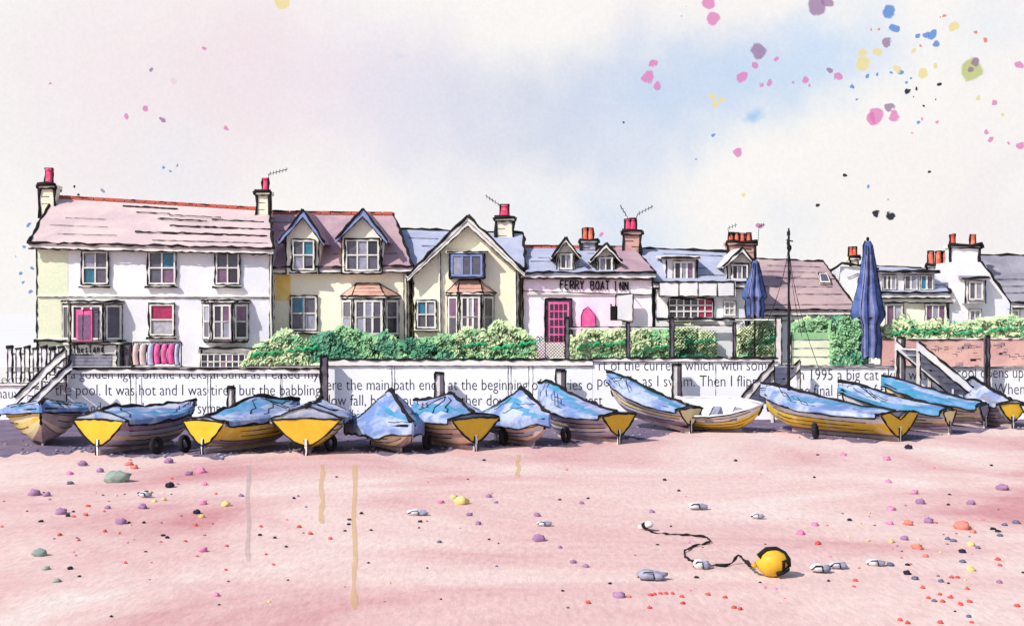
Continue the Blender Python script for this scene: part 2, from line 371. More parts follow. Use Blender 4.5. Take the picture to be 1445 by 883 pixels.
def chimney(par, px0, px1, pt, pb, Y, m, pots, pot='pot_red', pot_top=None, dep=0.7, cap=0.08, aerial=None, ink=0.055, potr=0.13, lines=3, shadeside=None):
    x0, x1 = X(px0, Y), X(px1, Y); zt, zb = Z(pt, Y), Z(pb, Y)
    mb = MB(); mb.box(x0, x1, Y, Y+dep, zb, zt-0.16, m)
    mb.box(x0-cap, x1+cap, Y-cap, Y+dep+cap, zt-0.157, zt, m)
    mb.tube([(x0, Y-.01, zb), (x0, Y-.01, zt-.16)], ink); mb.tube([(x1, Y-.01, zb), (x1, Y-.01, zt-.16)], ink)
    mb.tube([(x0-cap, Y-cap, zt), (x1+cap, Y-cap, zt)], ink*1.1); mb.tube([(x0-cap, Y-cap, zt-.17), (x1+cap, Y-cap, zt-.17)], ink*.5)
    mb.tube([(x0-cap, Y-cap, zt), (x0-cap, Y-cap, zt-.17)], ink*.9); mb.tube([(x1+cap, Y-cap, zt), (x1+cap, Y-cap, zt-.17)], ink*.9)
    for i in range(lines):
        z = zb + (zt-.2-zb)*(i+1)/(lines+1); a = random.uniform(0, .5)
        mb.tube([(x0+(x1-x0)*a, Y-.01, z), (x0+(x1-x0)*min(1, a+.5), Y-.01, z)], 0.012)
    c = mb.build('chimney', par)
    zp = Z(pot_top, Y) if pot_top else zt + 0.5
    for px in pots:
        pb_ = MB(); x = X(px, Y); pb_.cone((x, Y+dep/2, zt), potr, potr*.78, (zp-zt)*.9, pot)
        pb_.cone((x, Y+dep/2, zt+(zp-zt)*.9), potr*.98, potr*.98, (zp-zt)*.1, pot)
        for s in (-1, 1): pb_.tube([(x+s*potr*.95, Y+dep/2-potr*.4, zt), (x+s*potr*.85, Y+dep/2-potr*.4, zp)], ink*.55)
        pb_.tube([(x-potr, Y+dep/2-potr*.5, zp), (x+potr, Y+dep/2-potr*.5, zp)], ink*.8)
        pb_.build('chimney_pot', c)
    if aerial:
        for line in aerial:
            ab = MB()
            pts = [P(a, b, Y+0.2) for a, b in line]
            ab.tube(pts, 0.018, jit=0.3)
            p0, p1 = Vector(pts[-2]), Vector(pts[-1]); n = max(3, int((p1-p0).length/0.14))
            for i in range(n):
                q = p0.lerp(p1, (i+.5)/n); h = 0.10
                ab.tube([q+Vector((0,-.05,-h)), q+Vector((0,.05,h))], 0.013, jit=.2)
            ab.build('aerial', c)
    return c
def dormer(par, px0, px1, pb, pe, pax, pa, Yf, Yb, wallm, roofm, barge='white_trim', over=10, eave_py=None, ink=0.05, bw=0.16):
    """gabled dormer: cheeks and face, two roof slopes, barge boards"""
    x0, x1, xa = X(px0, Yf), X(px1, Yf), X(pax, Yf); zb, ze, za = Z(pb, Yf), Z(pe, Yf), Z(pa, Yf)
    mb = MB(); mb.prism_y([(x0, zb), (x1, zb), (x1, ze), (xa, za-.1), (x0, ze)], Yf, Yb, wallm)
    for x in (x0, x1): mb.tube([(x, Yf-.01, zb), (x, Yf-.01, ze)], 0.028)
    d = mb.build('dormer', par)
    o = over/F*Yf; rb = MB()
    ys = Yf - 0.28
    zl = ze - o * (za-ze)/(xa-x0) * 0.8; zr = ze - o * (za-ze)/(x1-xa) * 0.8
    for xe, z_e in ((x0-o, zl), (x1+o, zr)):
        q = [(xe, ys, z_e), (xa, ys, za), (xa, Yb+.02, za), (xe, Yb+.02, z_e)]
        if xe < xa: q = [q[1], q[0], q[3], q[2]]
        n = (Vector(q[1])-Vector(q[0])).cross(Vector(q[2])-Vector(q[0]))
        rb.slab(q, 0.08 if n.z > 0 else -0.08, roofm)
        rb.tube([(xa, ys-.05, za+.09), (xe, ys-.05, z_e+.07)], ink); rb.tube([(xe, ys, z_e+.06), (xe, Yb, z_e+.06)], ink*.6)
    r = rb.build('dormer_roof', d)
    bb = MB()
    for xe, z_e in ((x0-o, zl), (x1+o, zr)):
        a = [(xe, ys-.05, z_e-bw*.5), (xa, ys-.05, za-bw), (xa, ys-.05, za+.06), (xe, ys-.05, z_e+.06)]
        bb.prism(a, (0, .046, 0), barge)
        bb.tube([(xe, ys-.06, z_e-bw*.5), (xa, ys-.06, za-bw)], ink*.45)
    bb.build('barge_board', d)
    return d

# lettering drawn as brush strokes
STROKES = {
 'F': [[(0,0),(0,1),(.6,1)],[(0,.55),(.45,.55)]], 'E': [[(.6,0),(0,0),(0,1),(.6,1)],[(0,.52),(.45,.52)]],
 'R': [[(0,0),(0,1),(.5,.95),(.58,.75),(.45,.55),(0,.5)],[(.25,.5),(.62,0)]], 'Y': [[(0,1),(.32,.5),(.62,1)],[(.32,.5),(.28,0)]],
 'B': [[(0,0),(0,1),(.45,.95),(.5,.75),(.4,.55),(0,.52)],[(.4,.55),(.58,.3),(.45,.02),(0,0)]],
 'O': [[(.3,0),(.05,.2),(0,.6),(.2,.98),(.45,.95),(.6,.6),(.52,.15),(.3,0)]], 'A': [[(0,0),(.3,1),(.62,0)],[(.12,.35),(.5,.35)]],
 'T': [[(0,1),(.65,1)],[(.32,1),(.3,0)]], 'I': [[(.1,0),(.1,1)],[(-.05,1),(.25,1)],[(-.05,0),(.25,0)]], 'N': [[(0,0),(0,1),(.55,0),(.55,1)]],
 't': [[(.2,1),(.18,.15),(.3,0),(.42,.08)],[(0,.68),(.45,.68)]], 'h': [[(0,0),(0,1)],[(0,.4),(.2,.62),(.38,.5),(.4,0)]],
 'e': [[(.02,.3),(.4,.34),(.34,.58),(.12,.58),(.02,.3),(.14,.03),(.42,.1)]], 's': [[(.4,.55),(.15,.62),(.05,.48),(.35,.22),(.25,.02),(.0,.08)]],
 'a': [[(.4,.5),(.2,.62),(.02,.35),(.15,.02),(.38,.2),(.4,.6)],[(.4,.3),(.48,.0)]], 'n': [[(0,0),(0,.6)],[(0,.4),(.2,.62),(.38,.5),(.4,0)]],
 'd': [[(.4,.5),(.2,.62),(.02,.3),(.15,.02),(.38,.2)],[(.42,1.05),(.42,0)]], }
def brush(par, text, px0, px1, py_base, py_top, Y, r, tilt=0, name='lettering', m='ink'):
    n = len(text); mb = MB(); w = (px1-px0)/n
    for i, ch in enumerate(text):
        if ch == ' ': continue
        for st in STROKES[ch]:
            pts = [P(px0 + w*(i + 0.1 + p[0]*1.15), py_base + tilt*(i/n) - p[1]*(py_base-py_top), Y) for p in st]
            mb.tube(pts, r, m, jit=0.3, step=0.05)
    return mb.build(name, par)
def printed(par, text, px0, px1, py_base, em_px, Y, mname='ink'):
    """a line of printed text as thin raised letters, fitted between px0 and px1"""
    cu = bpy.data.curves.new('text', 'FONT'); cu.body = text; cu.size = 1; cu.resolution_u = 3; cu.offset = -0.013
    tmp = bpy.data.objects.new('text', cu); COL.objects.link(tmp)
    dg = bpy.context.evaluated_depsgraph_get(); me = bpy.data.meshes.new_from_object(tmp.evaluated_get(dg))
    bpy.data.objects.remove(tmp); bpy.data.curves.remove(cu)
    xs = [v.co.x for v in me.vertices]; lo, hi = min(xs), max(xs); s = em_px / F * Y
    x0, x1 = X(px0, Y), X(px1, Y); zb = Z(py_base, Y); mb = MB()
    vs = [(x0 + (v.co.x-lo)/(hi-lo)*(x1-x0), Y, zb + v.co.y*s) for v in me.vertices]
    mb.add(vs, [tuple(p.vertices) for p in me.polygons], mname)
    bpy.data.meshes.remove(me)
    return mb.build('lettering', par)

# ------------------------------------------------------------------ ground
YW, ZT = 54.0, Z(516, 54.0)                           # sea wall face, terrace level
def sand_z(x, y):
    return 0.025*noise.noise((x*.22, y*.3, 3.1)) + 0.025*noise.noise((x*.9, y*.9, 1.7)) - 0.02
mb = MB(); nx, ny = 150, 120; vs = []; fs = []
xs = [-60 + 120*i/nx for i in range(nx+1)]; ys = [-8 + 62.3*j/ny for j in range(ny+1)]
for y in ys:
    for x in xs: vs.append((x, y, sand_z(x, y)))
for j in range(ny):
    for i in range(nx): a = j*(nx+1)+i; fs.append((a, a+1, a+nx+2, a+nx+1))
mb.add(vs, fs, 'sand', True)
mb.add([(-3000,-300,-.12),(3000,-300,-.12),(3000,54.2,-.12),(-3000,54.2,-.12)], [(0,1,2,3)], 'sand')
tag(mb.build('beach'), kind='structure')
mb = MB(); mb.add([(-3000,54.3,ZT-.06),(3000,54.3,ZT-.06),(3000,4000,ZT-.06),(-3000,4000,ZT-.06)], [(0,1,2,3)], 'paving')
tag(mb.build('promenade'), kind='structure')
# shade of the boats, painted on the sand as a dark stony band
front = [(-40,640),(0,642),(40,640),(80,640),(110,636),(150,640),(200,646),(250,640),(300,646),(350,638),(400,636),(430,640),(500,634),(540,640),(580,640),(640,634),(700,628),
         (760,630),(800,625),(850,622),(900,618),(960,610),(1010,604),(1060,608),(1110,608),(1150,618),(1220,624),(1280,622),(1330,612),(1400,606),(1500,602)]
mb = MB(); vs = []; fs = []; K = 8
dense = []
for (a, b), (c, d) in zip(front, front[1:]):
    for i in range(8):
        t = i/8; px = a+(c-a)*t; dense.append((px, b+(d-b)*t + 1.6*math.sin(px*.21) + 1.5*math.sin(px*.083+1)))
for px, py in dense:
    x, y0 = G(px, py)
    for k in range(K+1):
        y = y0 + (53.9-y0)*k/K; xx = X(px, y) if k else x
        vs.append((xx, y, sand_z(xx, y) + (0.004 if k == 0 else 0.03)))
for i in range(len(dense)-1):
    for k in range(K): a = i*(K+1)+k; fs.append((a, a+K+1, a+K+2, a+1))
mb.add(vs, fs, 'shade_band', True)
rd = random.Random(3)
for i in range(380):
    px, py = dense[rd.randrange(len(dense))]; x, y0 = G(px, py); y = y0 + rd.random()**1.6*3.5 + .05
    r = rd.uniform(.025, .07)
    mb.blob((x+rd.uniform(-.3,.3), y, sand_z(x, y)+.03), r*1.3, r, r*.7, rd.choice(['shade_band','shade_band','pebble_slate','stone_grey']), seg=6, ring=4)
tag(mb.build('shade_band'), 'dark purple-grey band with small stones, painted as shade under the row of boats', 'shade_band', kind='stuff')

# ------------------------------------------------------------------ sea wall with the printed sheets
sw = thing('sea_wall', 'long white sea wall covered in printed text behind the beached boats', 'wall', (0, YW, 0))
def wall_part(px0, px1, ptop, cop=6, mm='sea_wall_paint', ink=0.045, y0=YW, dy=0.0):
    mb = MB(); x0, x1 = X(px0, y0), X(px1, y0); z = Z(ptop+cop, y0)
    mb.box(x0, x1, y0+dy, y0+.42, -0.3, z, mm)
    w = mb.build('wall_panel', sw)
    cb = MB(); cb.box(x0-.01, x1+.01, y0-.07, y0+.5, z+.003, Z(ptop, y0), 'coping')
    cb.tube([(x0, y0-.08, Z(ptop, y0)), (x1, y0-.08, Z(ptop, y0))], ink); cb.tube([(x0, y0-.08, z), (x1, y0-.08, z)], .014, 'ink_soft')
    cb.build('coping', w)
    return w
wall_part(-300, 95, 540, 4, ink=.01); wall_part(95.3, 455, 520, 7); wall_part(455.3, 836, 507, 9, dy=.002); wall_part(836.3, 1098, 505, 5)
wall_part(1098.3, 1291, 516, 2, ink=.012, dy=.002); wall_part(1291.3, 1800, 517, 2, ink=.012)
mb = MB()
for px, t, b in ((184,523,585),(192,523,585),(200,530,590),(293,523,590),(297,523,585),(396,530,590),(398,525,570),(553,514,575),(557,514,590),(717,514,590),(721,514,570),
                 (746,514,590),(752,514,590),(1010,514,560)):
    mb.tube([P(px, t, YW-.006), P(px, b, YW-.006)], .012)
mb.build('wall_joint', sw)
for t in (("a golden light on.the rocks around as I eased mys", 100, 456, 534, 21), ("eqpe", 2, 40, 541, 18), ("naux", -4, 27, 562, 22),
          ("the pool. It was hot and I was tired but the babbling", 78, 452, 557.5, 23), ("edges cut through the sympathy and grime, I was", 128, 452, 583, 23),
          ("here the main path ends, at the beginning of a series o", 452, 836, 550, 23), ("low fall, back your way further down, most of the rest", 464, 850, 572, 23),
          ("Which", 480, 520, 593, 23), ("rt of the current which, with some", 845, 1090, 522.5, 23), ("possible as I swam. Then I flipper", 843, 1086, 545, 23),
          ("In 1995 a big cat skull was", 1124, 1308, 536, 23), ("the final proof of the Beast", 1121, 1306, 558, 23),
          ("cool opens up", 1350, 1444, 533, 23), ("l. When", 1392, 1446, 556, 23)):
    printed(sw, *t, YW-.012)

# ------------------------------------------------------------------ house 1: white, pink roof
GRP = 'houses along the sea front'
Y1 = 55.3
h = thing('house', 'large white three-bay house with a pale pink roof beside the picket fence', 'house', (X(215, Y1), Y1, ZT), GRP)
body(h, 52, 381, 345, 352, 280, Y1, Y1+3.2, 'wall_white', ZT-.3, pr1=298, rx=(76, 380))
roof(h, (40,346,Y1-.4), (386,354,Y1-.4), (76,281,Y1+3.2), (380,299,Y1+3.2), 'roof_pink', ridge='ridge_red', ink=.064,
     courses=[(.88,.33,.58,.03),(.75,.40,.55,.022),(.72,.55,.78,.02),(.62,.5,.72,.03),(.66,.74,.97,.025),(.47,.56,1,.035),(.30,.42,.98,.04),(.2,.1,.35,.012),(.38,.05,.3,.01),(.55,.1,.28,.01),(.12,.5,.98,.015)])
mb = MB(); mb.box(X(53.5,Y1), X(96,Y1), Y1-.012, Y1-.002, Z(488,Y1), Z(349,Y1), 'wall_green'); mb.build('painted_panel', h)
mb = MB(); mb.box(X(53,Y1), X(381,Y1), Y1-.06, Y1-.003, Z(419,Y1), Z(416.5,Y1), 'white_trim'); mb.tube([P(53,419,Y1-.06), P(381,420,Y1-.06)], .016)
mb.tube([P(53,419,Y1-.06), P(381,420,Y1-.06)], .010, 'ink_soft'); mb.build('string_course', h)
mb = MB(); mb.box(X(52,Y1), X(98,Y1), Y1-.12, Y1-.003, Z(482,Y1), Z(477,Y1), 'white_trim'); mb.tube([P(48,481,Y1-.13), P(178,481,Y1-.13)], .055)
mb.tube([P(50,478,Y1-.05), P(54,488,Y1-.05)], .06); mb.build('plinth', h)
mb = MB(); mb.tube([P(383,354,Y1-.1), P(382,420,Y1-.1), P(384,498,Y1-.1)], .05, 'white_trim', jit=.1); mb.tube([P(385,354,Y1-.14), P(384.4,420,Y1-.14), P(386,498,Y1-.14)], .022); mb.build('drainpipe', h)
chimney(h, 56, 77, 261, 308, Y1+2.5, 'chimney_cream', [66], 'pot_pink', 237, ink=.075, potr=.2)
chimney(h, 362, 380, 270, 316, Y1+2.7, 'chimney_cream', [373], 'pot_pink', 251, ink=.07, potr=.17, aerial=[[(379,262),(379,246),(406,239)]])
for a, b, pal in ((116,154,['glass_turquoise','glass_grey','glass_lavender','glass_grey']), (209,249,['glass_grey','glass_mauve','glass_grey','glass_turquoise']), (304,339,['glass_mauve','glass_dark','glass_grey','glass_grey'])):
    win(h, a, 354, b, 402, Y1, 2, 2, pal, ink=.034)
bay(h, 90, 172, 428, 481, Y1, .75, 3, 1, ['glass_dark','glass_pink','glass_grey'], cant=.55)
mb = MB(); mb.box(X(117,Y1), X(139,Y1), Y1-.86, Y1-.79, Z(480,Y1), Z(437,Y1), 'hot_pink'); mb.box(X(119.5,Y1), X(136.5,Y1), Y1-.875, Y1-.862, Z(478,Y1), Z(444,Y1), 'glass_mauve')
mb.tube([P(117,480,Y1-.87), P(117,437,Y1-.87), P(139,437,Y1-.87), P(139,480,Y1-.87)], .02); mb.build('door', h)
win(h, 211, 428, 247, 474, Y1, 1, 2, ['glass_pale','glass_pink'], ink=.034)
bay(h, 288, 350, 427, 480, Y1, .75, 2, 2, ['glass_grey','glass_lavender','glass_dark','glass_mauve'], cant=.5)
# shop front with hand painted name
mb = MB(); mb.box(X(98,Y1), X(172,Y1), Y1-.5, Y1-.003, ZT-.25, Z(486,Y1), 'white_trim'); mb.box(X(96,Y1), X(175,Y1), Y1-.62, Y1-.002, Z(486,Y1)+.003, Z(483,Y1), 'white_trim')
mb.tube([P(98,486,Y1-.63), P(182,486,Y1-.63)], .03); mb.tube([P(99,523,Y1-.52), P(99,486,Y1-.52)], .05); mb.tube([P(165,523,Y1-.52), P(165,487,Y1-.52)], .035); mb.tube([P(172,523,Y1-.52), P(172,487,Y1-.52)], .03)
sh = mb.build('shop_front', h)
mb = MB(); mb.box(X(100,Y1), X(163,Y1), Y1-.53, Y1-.503, Z(523,Y1), Z(500,Y1), 'shutter_grey'); mb.tube([P(100,500,Y1-.54), P(163,500,Y1-.54)], .02); mb.tube([P(100,522,Y1-.54), P(163,522,Y1-.54)], .03)
for py in (505, 510, 515): mb.tube([P(100,py,Y1-.535), P(163,py,Y1-.535)], .006, 'ink_soft')
mb.build('shutter', sh)
brush(sh, 'thestand', 103, 148, 498, 486.5, Y1-.53, .022, tilt=-1)
mb = MB(); mb.box(X(174,Y1), X(185,Y1), Y1-.3, Y1-.003, ZT-.2, Z(484,Y1), 'timber_dark'); mb.tube([P(174,522,Y1-.31), P(174,484,Y1-.31), P(186,484,Y1-.31), P(186,522,Y1-.31)], .03); mb.build('side_post', h)
# low shop window
mb = MB(); mb.box(X(284,Y1), X(372,Y1), Y1-.55, Y1-.003, ZT-.25, Z(493,Y1), 'white_trim'); mb.box(X(280,Y1), X(376,Y1), Y1-.66, Y1-.002, Z(493,Y1)+.003, Z(490.5,Y1), 'white_trim')
mb.tube([P(281,491,Y1-.67), P(376,491,Y1-.67)], .05); mb.tube([P(284,524,Y1-.56), P(284,492,Y1-.56)], .05); lw = mb.build('shop_window', h)
pn = Panel((X(286,Y1), Y1-.55), (X(370,Y1), Y1-.55)); glaz(lw, pn, Z(521,Y1), Z(498,Y1), 9, 2, ['glass_dark','glass_grey','glass_dark','glass_mauve','glass_dark'], 'white_trim')

# ------------------------------------------------------------------ house 2: cream cottage, two wall dormers with blue boards
Y2 = 56.3
h = thing('house', 'cream cottage with mauve roof and two blue-edged gabled dormers', 'house', (X(480, Y2), Y2, ZT), GRP)
body(h, 386, 578, 380, 380, 305, Y2, Y2+3, 'wall_cream', ZT-.3, rx=(382, 555))
roof(h, (384,381,Y2-.3), (583,379,Y2-.3), (380,303,Y2+3), (555,305,Y2+3), 'roof_mauve', ridge='ridge_red', courses=courses(4, 5, r=.008))
mb = MB(); mb.box(X(388,Y2), X(410,Y2), Y2-.011, Y2-.002, Z(424,Y2), Z(386,Y2), 'yellow_wash'); mb.build('painted_panel', h)
dormer(h, 404, 450, 387, 333, 429, 299, Y2-.36, Y2+2.9, 'wall_cream_pale', 'roof_mauve', 'barge_blue', over=9, bw=.26)
dormer(h, 482, 539, 387, 333, 513, 298, Y2-.36, Y2+2.9, 'wall_cream_pale', 'roof_mauve', 'barge_blue', over=8, bw=.26)
win(h, 412, 338, 445, 382, Y2-.36, 2, 2, ['glass_lavender','glass_grey','glass_grey','glass_turquoise'], ink=.036)
win(h, 487, 337, 536, 383, Y2-.36, 3, 2, ['glass_grey','glass_lavender','glass_grey','glass_grey','glass_lavender','glass_dark'], ink=.036)
win(h, 410, 417, 448, 467, Y2, 2, 2, ['glass_grey','glass_lavender','glass_turquoise','glass_grey'], ink=.034)
bay(h, 484, 562, 421, 474, Y2, .8, 3, 2, ['glass_lavender','glass_grey','glass_dark','glass_grey','glass_lavender','glass_grey'], wallm='wall_cream_pale', roof=(503,535,400), cant=.55, base=ZT-.2)
mb = MB(); mb.tube([P(572,381,Y2-.1), P(573,480,Y2-.1)], .05, 'white_trim', jit=.1); mb.tube([P(574.3,381,Y2-.14), P(575.3,480,Y2-.14)], .02); mb.tube([P(569.5,381,Y2-.14), P(570.8,480,Y2-.14)], .016); mb.build('drainpipe', h)

# ------------------------------------------------------------------ house 3: cream gable
Y3 = 56.2
h = thing('house', 'cream house with one big white-edged gable and a terracotta bay roof', 'house', (X(655, Y3), Y3, ZT), GRP)
body(h, 581, 738, 383, 383, 330, Y3+.6, Y3+3.4, 'wall_cream', ZT-.3, inkw=.02)
roof(h, (562,380,Y3+.3), (742,382,Y3+.3), (545,326,Y3+3.4), (738,332,Y3+3.4), 'roof_slate', courses=courses(4, 9, r=.009), soffit=False)
mb = MB(); mb.prism_y([(X(583,Y3), ZT-.3), (X(733,Y3), ZT-.3), (X(733,Y3), Z(376,Y3)), (X(660,Y3), Z(309,Y3)), (X(583,Y3), Z(382,Y3))], Y3, Y3+3, 'wall_cream')
mb.tube([P(583,520,Y3-.01), P(583,384,Y3-.01)], .03); mb.tube([P(733,520,Y3-.01), P(733,378,Y3-.01)], .05); mb.build('gable_wall', h)
mb = MB(); ys = Y3-.4
for e in ((574,392), (741,386)):
    q = [P(660,307,ys), P(e[0],e[1],ys)]; q = [q[0], q[1], (q[1][0], Y3+3.2, q[1][2]), (q[0][0], Y3+3.2, q[0][2])]
    n = (Vector(q[1])-Vector(q[0])).cross(Vector(q[2])-Vector(q[0])); mb.slab(q, .1 if n.z > 0 else -.1, 'roof_slate')
    mb.tube([P(660,304,ys-.05), P(e[0],e[1]-3,ys-.05)], .065)
gr = mb.build('gable_roof', h)
mb = MB()
for e in ((574,392), (741,386)):
    s = 1 if e[0] > 660 else -1
    mb.prism([P(660,305,ys-.05), P(e[0],e[1]-2,ys-.05), P(e[0]-s*1,e[1]+6,ys-.05), P(660,319,ys-.05)], (0,.046,0), 'white_trim')
    mb.tube([P(e[0],e[1]+6,ys-.06), P(660,319,ys-.06)], .022); mb.tube([P(e[0],e[1]+2,ys-.06), P(660,312,ys-.06)], .010)
mb.build('barge_board', gr)
# blue oriel
mb = MB(); mb.box(X(634,Y3), X(684,Y3), Y3-.5, Y3-.003, Z(393,Y3), Z(358,Y3), 'barge_blue'); mb.box(X(630,Y3), X(689,Y3), Y3-.62, Y3-.002, Z(358,Y3)+.003, Z(354.5,Y3), 'white_trim')
mb.tube([P(630,355,Y3-.63), P(689,355,Y3-.63)], .03); mb.tube([P(634,393,Y3-.51), P(684,393,Y3-.51)], .04); mb.tube([P(634,393,Y3-.51), P(634,357,Y3-.51)], .026); mb.tube([P(684,393,Y3-.51), P(684,357,Y3-.51)], .035)
ob_ = mb.build('oriel', h); pn = Panel((X(635,Y3), Y3-.5), (X(683,Y3), Y3-.5)); glaz(ob_, pn, Z(391,Y3), Z(359,Y3), 3, 1, ['glass_lavender','glass_grey','glass_grey'], 'barge_blue')
bay(h, 633, 696, 416, 478, Y3, .75, 3, 2, ['glass_grey','glass_mauve','glass_grey','glass_dark','glass_lavender','glass_mauve'], wallm='wall_cream_pale', roof=(648,677,395), cant=.5, base=ZT-.2)
win(h, 587, 423, 616, 464, Y3, 2, 2, ['glass_grey','glass_grey','glass_turquoise','glass_lavender'], ink=.03)
for a, t in ((620, 345), (727, 380)):
    mb = MB(); mb.tube([P(a,t,Y3-.1), P(a+1,478,Y3-.1)], .04, 'white_trim', jit=.1); mb.tube([P(a+1.6,t,Y3-.13), P(a+2.6,478,Y3-.13)], .018); mb.build('drainpipe', h)
chimney(h, 700, 725, 307, 352, Y3+3.0, 'chimney_cream', [712], 'pot_pink', 289, ink=.075, potr=.24, aerial=[[(712,300),(709,292),(685,276)]])

# ------------------------------------------------------------------ house 4: the inn
Y4 = 56.45
h = thing('house', 'white and pink inn lettered FERRY BOAT INN with two small roof dormers', 'inn', (X(830, Y4), Y4, ZT), GRP)
body(h, 738, 921, 388, 388, 352, Y4, Y4+3, 'wall_pink', ZT-.3, rx=(None, 893))
roof(h, (733,388,Y4-.3), (926,388,Y4-.3), (722,351,Y4+3), (893,353,Y4+3), 'roof_slate', ridge='ridge_red', courses=courses(4, 11, r=.009))
mb = MB(); mb.slab([P(872,386.5,Y4-.22), P(925,386.5,Y4-.22), P(892,351.5,Y4+2.95), P(868,352,Y4+2.95)], .125, 'roof_mauve'); mb.build('roof_patch', h)
dormer(h, 786, 811, 383, 356, 798, 338, Y4+.1, Y4+2.4, 'white_trim', 'white_trim', over=8, bw=.14)  # roof slopes coloured white, as if lit by the sun
dormer(h, 841, 868, 386, 362, 855, 346, Y4+.1, Y4+2.2, 'white_trim', 'white_trim', over=9, bw=.14)  # sunlit look put into the roof colour here too
win(h, 789, 357, 808, 381, Y4+.1, 2, 1, ['glass_grey','glass_lavender'], ink=.026, sill=False)
win(h, 844, 362, 865, 388, Y4+.1, 2, 1, ['glass_lavender','glass_dark'], ink=.026, sill=False)
mb = MB(); mb.box(X(740,Y4), X(919,Y4), Y4-.08, Y4-.003, Z(416,Y4), Z(413,Y4), 'white_trim'); mb.tube([P(739,410.5,Y4-.09), P(921,416,Y4-.09)], .018); mb.tube([P(738,393,Y4-.05), P(921,395,Y4-.05)], .014)
mb.build('cornice', h)
for word, a, b, c in (('FERRY', 790, 825, 408), ('BOAT', 833, 861, 408.8), ('INN', 867, 888, 409.6)): brush(h, word, a, b, c, c-12, Y4-.06, .032)
mb = MB(); mb.box(X(769,Y4), X(807,Y4), Y4-.10, Y4-.003, ZT-.1, Z(421,Y4), 'ink_soft'); mb.box(X(774,Y4), X(803,Y4), Y4-.13, Y4-.103, Z(483,Y4), Z(426,Y4), 'hot_pink'); mb.box(X(770,Y4), X(806,Y4), Y4-.16, Y4-.103, ZT-.1, Z(483,Y4)-.003, 'coping')
for i in range(4):
    for j in range(5):
        mb.box(X(776+i*6.4,Y4), X(780.6+i*6.4,Y4), Y4-.145, Y4-.132, Z(437.5+j*11,Y4), Z(429+j*11,Y4), 'glass_dark')
mb.tube([P(769,482,Y4-.12), P(769,421,Y4-.12), P(807,421,Y4-.12), P(807,482,Y4-.12)], .03); mb.build('door', h)
mb = MB(); mb.prism_y([(X(a,Y4), Z(b,Y4)) for a, b in ((820,470),(820,446),(823,437),(828,434),(834,436),(840,446),(840,470))], Y4-.16, Y4-.003, 'hot_pink')
mb.tube([P(820,470,Y4-.16), P(820,446,Y4-.16), P(823,437,Y4-.16), P(830,433,Y4-.16), P(840,446,Y4-.16), P(840,470,Y4-.16)], .014); mb.build('notice_board', h)
mb = MB(); mb.box(X(870,Y4), X(892,Y4), Y4-.55, Y4-.47, Z(452,Y4), Z(415,Y4), 'white'); mb.tube([P(869,416,Y4-.56), P(893,414,Y4-.56), P(893,455,Y4-.56), P(869,450,Y4-.56)], .03, closed=True)
mb.box(X(860,Y4), X(870,Y4), Y4-.52, Y4-.46, Z(452,Y4), Z(432,Y4), 'ink'); mb.tube([P(889,415,Y4-.5), P(889,412.5,Y4-.5), P(889,412.5,Y4)], .025); mb.tube([P(862,430,Y4-.5), P(862,430,Y4)], .03); mb.build('hanging_sign', h)
mb = MB(); mb.box(X(812,Y4+3), X(845,Y4+3), Y4+2.6, Y4+3.4, Z(360,Y4+3), Z(353,Y4+3), 'roof_grey'); mb.build('chimney_base', h)
chimney(h, 820, 842, 338, 366, Y4+2.6, 'chimney_grey', [826, 834], 'pot_red', 322, ink=.07, potr=.14)
chimney(h, 880, 904, 326, 364, Y4+2.4, 'chimney_pink', [887, 894], 'pot_pink', 309, ink=.07, potr=.17, aerial=[[(888,312),(884,304),(875,290)], [(896,312),(900,302),(922,291)]])

# ------------------------------------------------------------------ house 5: white with box dormer and balcony
Y5 = 56.55
h = thing('house', 'white house with slate roof, flat-topped dormer and balcony above pink windows', 'house', (X(985, Y5), Y5, ZT), GRP)
body(h, 924, 1052, 400, 400, 358, Y5, Y5+3, 'wall_white', ZT-.3, pr1=362, rx=(900, 1050))
roof(h, (922,402,Y5-.25), (1056,402,Y5-.25), (896,353,Y5+3), (1050,360,Y5+3), 'roof_slate', courses=courses(4, 17, r=.010))
mb = MB(); q = Y5+.25
mb.box(X(940,q), X(984,q), q, q+2.4, Z(400,q), Z(364,q), 'white'); mb.prism_x([(q-.3, Z(362,q)), (q+2.5, Z(357,q)), (q+2.5, Z(360,q)), (q-.3, Z(366,q))], X(933,q), X(988,q), 'white_trim')
mb.tube([P(933,364,q-.32), P(988,363,q-.32)], .045); mb.tube([P(940,400,q-.02), P(940,366,q-.02)], .03); mb.tube([P(984,400,q-.02), P(984,366,q-.02)], .04); dm = mb.build('dormer', h)
pn = Panel((X(948,q), q), (X(982,q), q)); glaz(dm, pn, Z(396,q), Z(368,q), 3, 1, ['glass_dark','glass_lavender','glass_mauve'], 'white_trim')
mb = MB(); mb.box(X(930,Y5), X(1036,Y5), Y5-.38, Y5-.003, Z(418,Y5), Z(398,Y5), 'white'); mb.tube([P(930,398,Y5-.39), P(1036,398,Y5-.39)], .03); mb.tube([P(930,418,Y5-.39), P(1036,418,Y5-.39)], .025)
for px in (930, 958, 985, 1012, 1036): mb.tube([P(px,418,Y5-.39), P(px,398,Y5-.39)], .02)
mb.build('balcony', h)
win(h, 943, 421, 1006, 449, Y5, 6, 3, ['glass_dark','glass_grey','glass_dark','glass_grey','glass_pink','glass_pink'], ink=.04, fw=.05)
win(h, 1020, 424, 1038, 446, Y5, 2, 2, ['glass_lavender','glass_pale'], ink=.014)
dormer(h, 1026, 1061, 398, 372, 1046, 352, Y5+.15, Y5+2.6, 'white_trim', 'white_trim', over=8, bw=.14)  # white roof colour stands for sunlight on the slope
